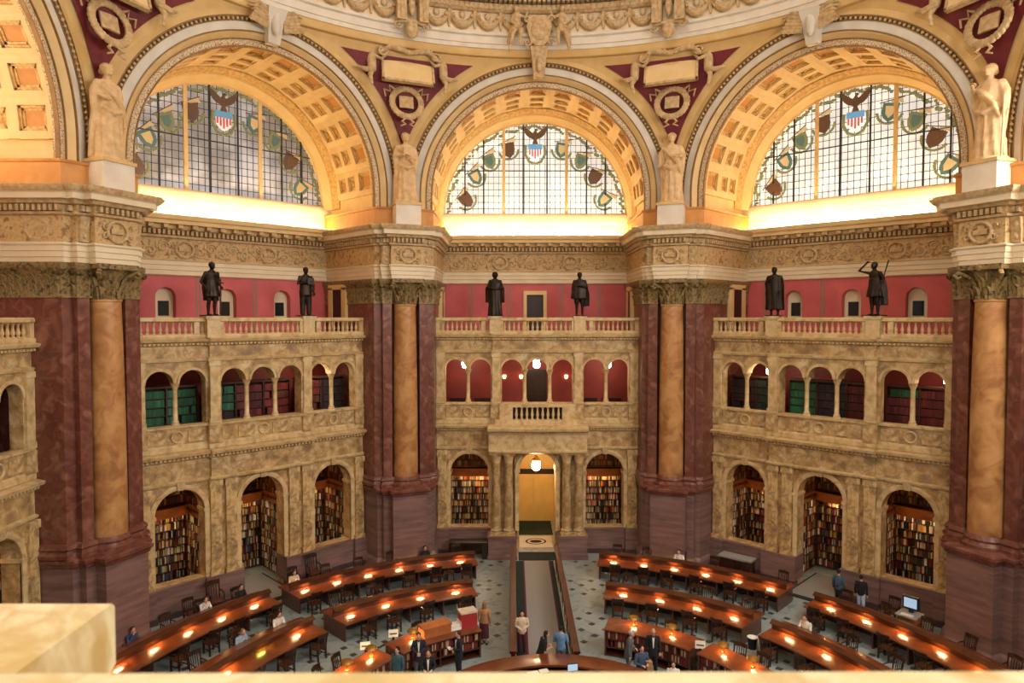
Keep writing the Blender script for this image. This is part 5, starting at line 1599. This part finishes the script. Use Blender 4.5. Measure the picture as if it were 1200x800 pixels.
def chair_proto():
    t = empty('reading_chair', (0, 0, 0))
    obj('seat', MB().loft([[(-.25, -.24, .47), (.25, -.24, .47), (.27, .25, .47), (-.27, .25, .47)], [(-.25, -.24, .52), (.25, -.24, .52), (.27, .25, .52), (-.27, .25, .52)]]), 'seat_leather', t)
    for x in (-.22, .22):
        obj('leg', MB().loft([[(x - .03, -.21 + s_[1], 0) if False else (x + s_[0] * .03, -.21 + s_[1] * .03, 0) for s_ in ((-1, -1), (1, -1), (1, 1), (-1, 1))], [(x + s_[0] * .035, -.21 + s_[1] * .035, .48) for s_ in ((-1, -1), (1, -1), (1, 1), (-1, 1))]]), 'chair_wood', t)
        obj('leg', MB().loft([[(x + s_[0] * .03, .27 + s_[1] * .03, 0) for s_ in ((-1, -1), (1, -1), (1, 1), (-1, 1))], [(x + s_[0] * .035, .23 + s_[1] * .035, .48) for s_ in ((-1, -1), (1, -1), (1, 1), (-1, 1))]]), 'chair_wood', t)
        obj('back_post', MB().tube([(x * 1.1, .24, .5), (x * 1.12, .27, .8), (x * 1.15, .34, 1.12)], .03, 6), 'chair_wood', t)
        obj('armrest', MB().tube([(x * 1.15, .28, .78), (x * 1.25, .02, .78), (x * 1.2, -.16, .74), (x * 1.15, -.18, .5)], .028, 6), 'chair_wood', t)
    obj('top_rail', MB().loft([[(-.28, .3, 1.0), (0, .38, 1.0), (.28, .3, 1.0), (.28, .35, 1.0), (0, .43, 1.0), (-.28, .35, 1.0)], [(-.28, .32, 1.16), (0, .4, 1.16), (.28, .32, 1.16), (.28, .37, 1.16), (0, .45, 1.16), (-.28, .37, 1.16)]]), 'chair_wood', t)
    for x in (-.14, -.05, .05, .14): obj('slat', MB().tube([(x, .26, .5), (x, .3, .75), (x, .37, 1.02)], .018, 6), 'chair_wood', t)
    obj('stretcher', MB().box(-.2, .2, -.01, .02, .16, .2).box(-.22, -.19, -.2, .25, .2, .24).box(.19, .22, -.2, .25, .2, .24), 'chair_wood', t)
    return t


CH = chair_proto(); ch_used = [False]


def place_chair(x, y, rz, label, group):
    c = CH if not ch_used[0] else copy_tree(CH)
    ch_used[0] = True
    c.location = (x, y, ZF); c.rotation_euler = (0, 0, rz)
    c['label'] = label; c['category'] = 'chair'; c['group'] = group
    return c


def desk(ri, a0, a1, lamps, token, green=None):
    w = 2.1; rc = ri + 1.1; am = (a0 + a1) / 2
    c = polar(rc, am)
    t = empty('reading_desk', (0, 0, 0), 0, label='long curved mahogany desk with lamps, the ' + token, category='desk', group='curved reading desks')
    n = max(10, int(abs(a1 - a0)))
    z = ZF + DT
    obj('desktop', MB().rev([(ri, z - .08), (ri - .02, z - .05), (ri - .02, z - .01), (ri, z), (ri + w + .1, z), (ri + w + .12, z - .01), (ri + w + .12, z - .05), (ri + w + .1, z - .08)], a0, a1, n), 'desk_wood', t)
    obj('divider', MB().rev([(rc - .03, z), (rc - .03, z + .38), (rc + .03, z + .38), (rc + .03, z)], a0 + .1, a1 - .1, n), 'wood', t)
    obj('lamp_hood', MB().rev([(rc - .22, z + .27), (rc - .22, z + .3), (rc, z + .42), (rc + .22, z + .3), (rc + .22, z + .27), (rc, z + .385)], a0 + .1, a1 - .1, n), 'wood', t)
    obj('modesty_panel', MB().rev([(rc - .05, ZF + .1), (rc - .05, z - .06), (rc + .05, z - .06), (rc + .05, ZF + .1)], a0 + .6, a1 - .6, n), 'dark_wood', t)
    m = len(lamps)
    for a in [a0 + .4] + [(lamps[i] + lamps[i + 1]) / 2 for i in range(m - 1)] + [a1 - .4]:
        obj('end_panel', MB().rev([(ri + .15, ZF), (ri + .15, z - .06), (ri + w - .1, z - .06), (ri + w - .1, ZF)], a - .12, a + .12, 1), 'wood', t)
    seat_no = (lambda i: i) if a0 > 0 else (lambda i: m - 1 - i)
    for i, a in enumerate(lamps):
        for s in (-1, 1):
            lp = obj('lamp', lambda: MB().box(-.2, .2, -.015, .015, .0, .02), 'brass', t, key='dlamp', loc=polar(rc + s * .1, a, DT + .325), rot=(0, 0, -R(a)))
            obj('bulb', lambda: MB().tube([(-.15, 0, 0), (.15, 0, 0)], .024, 8), 'lamp_green' if i == green else 'lamp_glow', lp, key='dbulb%d' % (i == green), loc=(0, 0, -.025))
        rng = random.Random(int(abs(a) * 13))
        x, y, _ = polar(ri - rng.uniform(.12, .3), a + rng.uniform(-.8, .8))
        place_chair(x, y, -R(a) + rng.uniform(-.15, .15) + 0 + PI, 'wooden armchair, centre side, %s from portal end, %s' % (ORD[seat_no(i)], token), 'chairs at the ' + token)
        x, y, _ = polar(ri + w + rng.uniform(.34, .44), a + rng.uniform(-.3, .3))
        place_chair(x, y, -R(a) + rng.uniform(-.2, .2), 'wooden armchair, wall side, %s from portal end, %s' % (ORD[seat_no(i)], token), 'chairs at the ' + token)
    return t


TK = {'L1': 'outer desk between aisle and dim-window bay', 'L2': 'inner desk between aisle and dim-window bay', 'L3': 'outer desk in front of the dim-window bay', 'L4': 'inner desk in front of the dim-window bay',
      'R1': 'outer desk between aisle and eye-shading bronze bay', 'R2': 'inner desk between aisle and eye-shading bronze bay', 'R3': 'outer desk before the eye-shading bronze bay', 'R4': 'inner desk before the eye-shading bronze bay'}


def lin_s(a, b, n): return [a + (b - a) * (i + .5) / n for i in range(n)]


desk(16.72, -45.5, -11.8, lin_s(-45.5, -11.8, 6), TK['L1'])
desk(12.55, -45.6, -15.0, lin_s(-45.6, -15.0, 4), TK['L2'])
desk(16.85, -81, -48.4, lin_s(-81, -48.4, 6), TK['L3'])
desk(12.6, -80, -49.6, lin_s(-80, -49.6, 4), TK['L4'], 2)
desk(16.6, 11.0, 44.0, lin_s(11.0, 44.0, 6), TK['R1'])
desk(12.1, 13.8, 45.4, lin_s(13.8, 45.4, 4), TK['R2'])
desk(16.4, 48.6, 82, lin_s(48.6, 82, 6), TK['R3'])
desk(11.95, 49.4, 80, lin_s(49.4, 80, 4), TK['R4'])


# low book-case desks of the inner ring
def low_case(a0, a1, nm, seed, lamps):
    r0, r1, h = 8.1, 9.2, 1.2
    t = empty('low_bookcase_desk', (0, 0, 0), 0, label='low curved bookcase desk ' + nm, category='bookcase', group='low bookcase desks of the inner ring')
    n = 12
    obj('top', MB().rev([(r0 - .08, ZF + h - .08), (r0 - .1, ZF + h - .02), (r0 - .06, ZF + h), (r1 + .05, ZF + h), (r1 + .08, ZF + h - .03), (r1 + .05, ZF + h - .08)], a0, a1, n), 'desk_wood', t)
    obj('back_panel', MB().rev([(r0 + .42, ZF), (r0 + .42, ZF + h - .06), (r0 + .5, ZF + h - .06), (r0 + .5, ZF)], a0, a1, n), 'dark_wood', t)
    obj('end_panel', MB().rev([(r0, ZF), (r0, ZF + h - .06), (r1, ZF + h - .06), (r1, ZF)], a1 - .5, a1, 1), 'wood', t)
    obj('end_panel', MB().rev([(r0, ZF), (r0, ZF + h - .06), (r1, ZF + h - .06), (r1, ZF)], a0, a0 + .5, 1), 'wood', t)
    for z in (.08, .42, .76):
        obj('shelf', MB().rev([(r0, ZF + z - .04), (r0, ZF + z), (r0 + .44, ZF + z), (r0 + .44, ZF + z - .04)], a0 + .3, a1 - .3, n), 'wood', t)
    for k in range(1, 4):
        a = a0 + (a1 - a0) * k / 4
        obj('upright', MB().rev([(r0, ZF), (r0, ZF + h - .06), (r0 + .44, ZF + h - .06), (r0 + .44, ZF)], a - .2, a + .2, 1), 'wood', t)
    rng = random.Random(seed); B = Books()
    for z in (.42, .76):
        a = a0 + .8
        while a < a1 - .8:
            if rng.random() < .06: a += .8; continue
            x, y, zz = polar(r0 + .06, a, z); c = rng.choice([(120, 40, 36), (104, 34, 32), (140, 60, 48), (96, 44, 38), (196, 170, 140)])
            dx = R(.22) * r0 * math.cos(R(a)); q = MB().box(-.027, .027, 0, .22, 0, rng.uniform(.24, .29))
            Mx = Matrix.Translation((x, y, zz)) @ Matrix.Rotation(-R(a), 4, 'Z')
            B.mb.merge(q, Mx); B.col += [lin(c)] * 6
            a += .46
    B.make('books', None, kind='stuff', label='red bound volumes shelved in the low bookcase desk ' + nm, category='books', group='volumes in the low bookcase desks')
    for a in lamps:
        lp = empty('desk_lamp', polar(r0 + .75, a, h), -R(a), label='small lit lamp on the low bookcase desk ' + nm, category='lamp', group='lamps on the low bookcase desks')
        obj('base', lambda: MB().lathe([(.09, 0), (.09, .03), (.02, .05)], 12), 'brass', lp, key='dkb')
        obj('stem', lambda: MB().tube([(0, 0, .04), (0, 0, .34)], .015, 6), 'brass', lp, key='dks')
        obj('shade', lambda: MB().lathe([(.24, .3), (.2, .38), (.06, .44), (.02, .44)], 14), 'brass', lp, key='dksh')
        obj('bulb', lambda: MB().ell((0, 0, .3), (.09, .06, .05), 10, 6), 'lamp_glow', lp, key='dkbb')
    return t


low_case(-47.0, -20.8, 'between the aisle and the dim-window bay', 3, (-40.0,))
low_case(-76, -50.0, 'below the dim-window bay', 5, (-53.5, -62))
low_case(17.5, 44.0, 'between the aisle and the eye-shading bronze bay', 7, (25, 36))
low_case(46.5, 74, 'below the eye-shading bronze bay', 9, (51, 60))
for a, side in ((-57, 'below the dim-window bay'), (-63, 'below the dim-window bay'), (51, 'below the eye-shading bronze bay'), (57, 'below the eye-shading bronze bay'), (-34, 'by the aisle, dim-window side'), (24, 'by the aisle, bronze side'), (33, 'by the aisle, bronze side')):
    x, y, _ = polar(9.85, a)
    place_chair(x, y, -R(a) + .2, 'dark wooden armchair behind the low bookcase desk ' + side, 'chairs at the low bookcase desks')

# things on the low case
p = polar(8.7, -33.6, 1.2)
bx = empty('wooden_card_box', p, R(32.5), label='orange wooden box lying on the low bookcase desk', category='box')
obj('box_body', MB().box(-.62, .62, -.3, .3, 0, .34), 'wood_box', bx)
obj('lid', MB().box(-.65, .65, -.33, .33, .34, .42), 'wood_box', bx)
p = polar(8.7, -23.6, 1.2)
bx = empty('red_box', p, R(24), label='red box standing on the low bookcase desk near the aisle', category='box')
obj('box_body', MB().box(-.36, .36, -.25, .25, 0, .62), 'red_box', bx)
obj('lid', MB().box(-.38, .38, -.27, .27, .62, .7), 'cl_cream', bx)
p = polar(8.7, -27.6, 1.2)
bx = empty('paper_tray', p, R(27), label='pale paper tray between the orange box and the red box', category='tray')
obj('tray', MB().box(-.26, .26, -.24, .24, 0, .06).box(-.26, -.22, -.24, .24, .06, .3).box(.22, .26, -.24, .24, .06, .3), 'paper', bx)
obj('paper_stack', MB().box(-.2, .2, -.2, .2, .06, .2), 'paper', bx)

# circulation desk
cd = empty('circulation_desk', (0, 0, ZF), 0, label='round mahogany circulation desk at the centre of the room', category='counter')
obj('counter_top', MB().rev([(4.4, 1.2), (4.4, 1.28), (5.3, 1.28), (5.36, 1.24), (5.3, 1.2)], -85, 85, 60), 'desk_wood', cd)
obj('counter_front', MB().rev([(5.0, 0), (5.0, 1.2), (5.12, 1.2), (5.12, 0)], -85, 85, 60), 'wood', cd)
obj('inner_shelf', MB().rev([(4.5, .0), (4.5, .9), (5.0, .9), (5.0, .0)], -85, 85, 60), 'dark_wood', cd)
for a in range(-80, 81, 10):
    obj('front_panel', lambda: MB().box(-.38, .38, -.03, .03, .15, 1.1), 'wood', cd, key='cdp', loc=(5.14 * math.sin(R(a)), 5.14 * math.cos(R(a)), 0), rot=(0, 0, -R(a)))
sd = empty('service_desk', (-.2, 3.75, ZF), 0, label='dark wooden service desk inside the circulation counter', category='desk')
obj('top', MB().box(-1.25, 1.25, -.35, .4, 1.1, 1.2), 'desk_wood', sd)
for x in (-1.15, 0, 1.15): obj('support', MB().box(x - .06, x + .06, -.3, .35, 0, 1.1), 'dark_wood', sd)
for x, y, w_, d_, h_, mat_, nm, lab in ((.1, 3.6, .26, .16, .03, 'paper', 'paper_stack', 'white paper stack on the service desk'), (-.75, 3.8, .22, .16, .05, 'cl_denim', 'book', 'blue book lying open on the service desk'), (-.35, 4.0, .18, .13, .04, 'cl_black', 'folder', 'black folder on the service desk')):
    o = empty(nm, (x, y, ZF + 1.2), .3, label=lab, category=nm.split('_')[0])
    obj('cover', MB().box(-w_, w_, -d_, d_, 0, h_), mat_, o); obj('pages', MB().box(-w_ * .95, w_ * .95, -d_ * .93, d_ * .93, h_, h_ + .03), 'paper', o)
mo = empty('monitor', (.72, 3.9, ZF + 1.2), .2, label='glowing computer monitor on the service desk', category='monitor')
obj('screen_housing', MB().box(-.28, .28, -.03, .03, .14, .52), 'dark_plastic', mo)
obj('screen', MB().box(-.25, .25, -.045, -.03, .17, .49), 'screen_glow', mo)
obj('stand', MB().box(-.14, .14, -.1, .1, 0, .02).box(-.03, .03, -.01, .05, .02, .2), 'dark_plastic', mo)
mo.scale = (.75, .75, .75)

# sign posts with belts, computer stand, copier, waste basket
def sign(x, y, rz, lab):
    t = empty('sign_post', (x, y, ZF), rz, label=lab, category='sign', group='small sign posts')
    obj('base', lambda: MB().lathe([(.2, 0), (.2, .03), (.05, .06)], 16), 'black_metal', t, key='sgb')
    obj('post', lambda: MB().tube([(0, 0, .04), (0, 0, 1.12)], .035, 8), 'black_metal', t, key='sgp')
    bd = obj('board', lambda: MB().box(-.2, .2, -.02, .02, 1.1, 1.42), 'paper', t, key='sgd')
    obj('printed_band', lambda: MB().box(-.15, .15, -.026, -.018, 1.22, 1.28), 'cl_denim', bd, key='sgl')


sign(-6.55, 7.1, .2, 'white sign on a black post behind the person in suit and tie')
sign(-7.5, 6.0, .2, 'white sign on a black post beside the low desk below the dim-window bay')
sign(6.1, 6.08, -.2, 'white sign on a black post between the low desks, eye-shading bronze side')
for (xa, ya), (xb, yb_), lab in (((-6.55, 7.1), (-7.5, 6.0), 'black belt strung between the two sign posts, dim-window side'), ((6.1, 6.08), (6.95, 6.55), 'black belt strung between sign and post, eye-shading bronze side')):
    o = obj('barrier_belt', MB().tube([(xa, ya, ZF + .98), ((xa + xb) / 2, (ya + yb_) / 2, ZF + .93), (xb, yb_, ZF + .98)], .04, 6), 'black_metal', label=lab, category='belt')
    obj('clip', MB().box(xa - .05, xa + .05, ya - .05, ya + .05, ZF + .92, ZF + 1.04), 'black_metal', o)
t = empty('barrier_post', (6.95, 6.55, ZF), 0, label='black barrier post at the low desk below the eye-shading bronze bay', category='post')
obj('base', MB().lathe([(.18, 0), (.18, .03), (.05, .06)], 16), 'black_metal', t); obj('post', MB().tube([(0, 0, .04), (0, 0, 1.05)], .035, 8), 'black_metal', t)
cp = polar(19.75, 59.3)
t = empty('computer_stand', (cp[0], cp[1], ZF), -R(50), label='wooden stand with a lit computer screen beside the wall', category='computer stand')
obj('cabinet', MB().box(-.5, .5, -.35, .35, 0, .9), 'wood_box', t)
obj('keyboard_shelf', MB().box(-.55, .55, -.75, .35, .9, .96), 'grey_plastic', t)
mn = obj('monitor', MB().box(-.4, .4, -.1, .1, 1.15, 1.8).box(-.1, .1, -.05, .1, .96, 1.16), 'dark_plastic', t)
obj('screen', MB().box(-.32, .32, -.13, -.09, 1.24, 1.72), 'screen_glow', mn)
t.scale = (.85, .85, .9)
obj('keyboard', MB().box(-.3, .3, -.65, -.4, .96, 1.0), 'paper', t)
cp = polar(20.4, 33.2)
t = empty('copier_table', (cp[0], cp[1], ZF), -R(40), label='dark cabinet with a grey top against the wall dado', category='cabinet')
obj('cabinet', MB().box(-.9, .9, -.35, .35, 0, .98), 'dark_wood', t); obj('top', MB().box(-.95, .95, -.4, .4, .98, 1.08), 'grey_plastic', t)
obj('drawer', MB().box(-.85, -.05, -.38, -.34, .55, .9), 'dark_wood', t); obj('drawer', MB().box(.05, .85, -.38, -.34, .55, .9), 'dark_wood', t)
cp = polar(12.3, 47.2)
t = empty('waste_basket', (cp[0], cp[1], ZF), 0, label='black waste basket at the end of an inner reading desk', category='basket')
obj('bin', MB().lathe([(.17, 0), (.22, .5), (.19, .5), (.15, .04)], 14), 'black_metal', t); obj('liner', MB().lathe([(.2, .46), (.23, .52), (.2, .5)], 14), 'paper', t)
for ang, r_, rz_, lab in ((-53.5, 20.0, 45, 'tall-backed wooden chair against the dado of the dim-window bay'), (-38.2, 20.0, 40, 'tall-backed wooden chair below the right alcove of the dim-window bay')):
    x, y, _ = polar(r_, ang)
    c = place_chair(x, y, R(rz_), lab, 'chairs along the wall'); c.scale = (1.25, 1.25, 1.35)
for ang, r_, lab in ((-57.2, 20.0, 'dark wooden armchair beside the outer pier of the dim-window bay'), (-41.5, 19.9, 'dark wooden armchair by the wall near the outer desk, dim-window side'), (56.5, 19.9, 'dark wooden armchair beside the computer stand')):
    x, y, _ = polar(r_, ang); place_chair(x, y, -R(ang) * .9, lab, 'chairs along the wall')
t = empty('side_desk', (-4.2, 19.95, ZF), 0, label='dark wooden desk below the alcove beside the portal', category='desk')
obj('top', MB().box(-1.15, 1.15, -.45, .4, .95, 1.03), 'dark_wood', t)
for x in (-1.0, 1.0): obj('pedestal', MB().box(x - .15, x + .15, -.4, .35, 0, .95), 'dark_wood', t)
obj('modesty_panel', MB().box(-.9, .9, .25, .3, .2, .95), 'dark_wood', t)

# ---------------------------------------------------------------- people
person((-1.12, 7.8, .02), 0, CLASP, 'person in a cream top and maroon trousers standing in the aisle, hands clasped', 'cl_cream', 'cl_maroon', 'hair_dark', .34, sleeve=1)
bag = ('shoulder_bag', MB().box(.2, .3, -.05, .2, .62, .92).tube([(.25, .05, .92), (.1, .08, 1.45)], .015, 6), 'cl_white')
person((-2.78, 8.75), PI - .2, DOWN, 'person in a tan top and maroon skirt seen from behind', 'cl_tan', 'cl_maroon', 'hair_blond', .45, skirt=True, extra=[bag])
person((.45, 6.3, .03), PI - .15, HOLD, 'person in a light blue shirt at the aisle end, back turned', 'cl_blue', 'cl_grey', 'hair_dark')
person((-.45, 5.75, .03), PI / 2 + .3, HOLD, 'person in black bending over the circulation desk', 'cl_black', 'cl_black', 'hair_dark', .4, lean=.35, sleeve=.2)
person((-5.3, 5.75), .15, CLASP, 'person in a dark suit and tie standing beside the low bookcase desk', 'cl_navy', 'cl_grey', 'hair_brown', coat=True)
person((-3.7, 5.9), PI / 2 * -1 + .5, HOLD, 'person in a navy suit holding notes beside the circulation desk', 'cl_navy', 'cl_navy', 'hair_brown', coat=True, extra=[('notes', MB().box(-.14, .1, -.42, -.3, 1.16, 1.19), 'paper')])
person((-4.75, 4.35), .1, READ, 'person in a black suit and white shirt, arms forward, beside the circulation desk', 'cl_black', 'cl_black', 'hair_brown', coat=True)
person((-5.95, 4.55), -.4, DOWN, 'person in a teal jacket standing among the dark suits', 'cl_teal', 'cl_denim', 'hair_dark', .2)
person((4.2, 6.15), -.1, DOWN, 'person in a black suit, arms down, before the low bookcase desk', 'cl_black', 'cl_black', 'hair_white', coat=True, bald=True)
person((3.15, 5.95), PI / 2 - .2, CARRY, 'person in a grey suit leaning forward beside the circulation desk', 'cl_grey', 'cl_grey', 'hair_white', coat=True, lean=.15)
person((3.45, 4.7), .3, HOLD, 'person in a denim jacket with a tan bag', 'cl_denim', 'cl_denim', 'hair_dark', .3, extra=[('bag', MB().box(.12, .34, -.2, -.02, .85, 1.2), 'cl_tan')])
person((4.5, 3.9), -.2, DOWN, 'person in a white top next to the black suit, arms down', 'cl_white', 'cl_grey', 'hair_brown').scale = (.95, .95, .95)
person((14.85, 12.7), PI - .7, DOWN, 'person in a blue shirt with a backpack walking to the doorway mat', 'cl_teal', 'cl_black', 'hair_dark', stride=.6, extra=[('backpack', MB().ell((0, .16, 1.22), (.15, .1, .22), 12, 8), 'cl_denim')])
person((15.6, 11.95), PI - .6, DOWN, 'person in a black top and pale trousers beside the doorway', 'cl_black', 'cl_paleblue', 'hair_dark', stride=.3)


def reader(r, a, label, top, hair, arms=READ, hl=0, lean=.25, **k):
    x, y, _ = polar(r, a)
    return person((x, y), -R(a), arms, label, top, 'cl_black', hair, hl, seated=True, lean=lean, **k)


reader(14.45, 53.2, 'seated person in a white shirt reading at the inner desk before the eye-shading bronze bay', 'cl_white', 'hair_brown')
reader(19.1, 24.75, 'seated person in a white shirt reading at the outer desk, eye-shading bronze side', 'cl_white', 'hair_dark')
reader(19.2, -42.7, 'seated person in a pale top reading at the outer desk near the aisle, dim-window side', 'cl_cream', 'hair_dark', hl=.15)
reader(19.35, -67.4, 'seated person in a royal blue shirt leaning on the outer desk, dim-window bay', 'cl_royal', 'hair_brown', CHIN)
reader(19.35, -56.6, 'seated person in a white shirt reading at the outer desk, dim-window bay', 'cl_white', 'hair_brown', CHIN)
reader(19.35, -51.1, 'seated person in a black top reading at the outer desk by the doorway mat', 'cl_black', 'hair_dark')
reader(15.1, -53.4, 'seated person in white reading at the inner desk, dim-window bay', 'cl_white', 'hair_dark')
reader(15.1, -61.0, 'seated person in a pale blue shirt reading at the inner desk, dim-window bay', 'cl_paleblue', 'hair_blond', lean=.4)
reader(19.2, -20.2, 'seated person in black at the outer desk near the portal', 'cl_black', 'hair_dark')
x, y, _ = polar(7.1, 57.5)
person((x, y), PI - R(57.5), HOLD, 'person in a rose top leaning at the low desk below the eye-shading bronze bay', 'cl_cream', 'cl_black', 'hair_dark', seated=True, lean=.2)
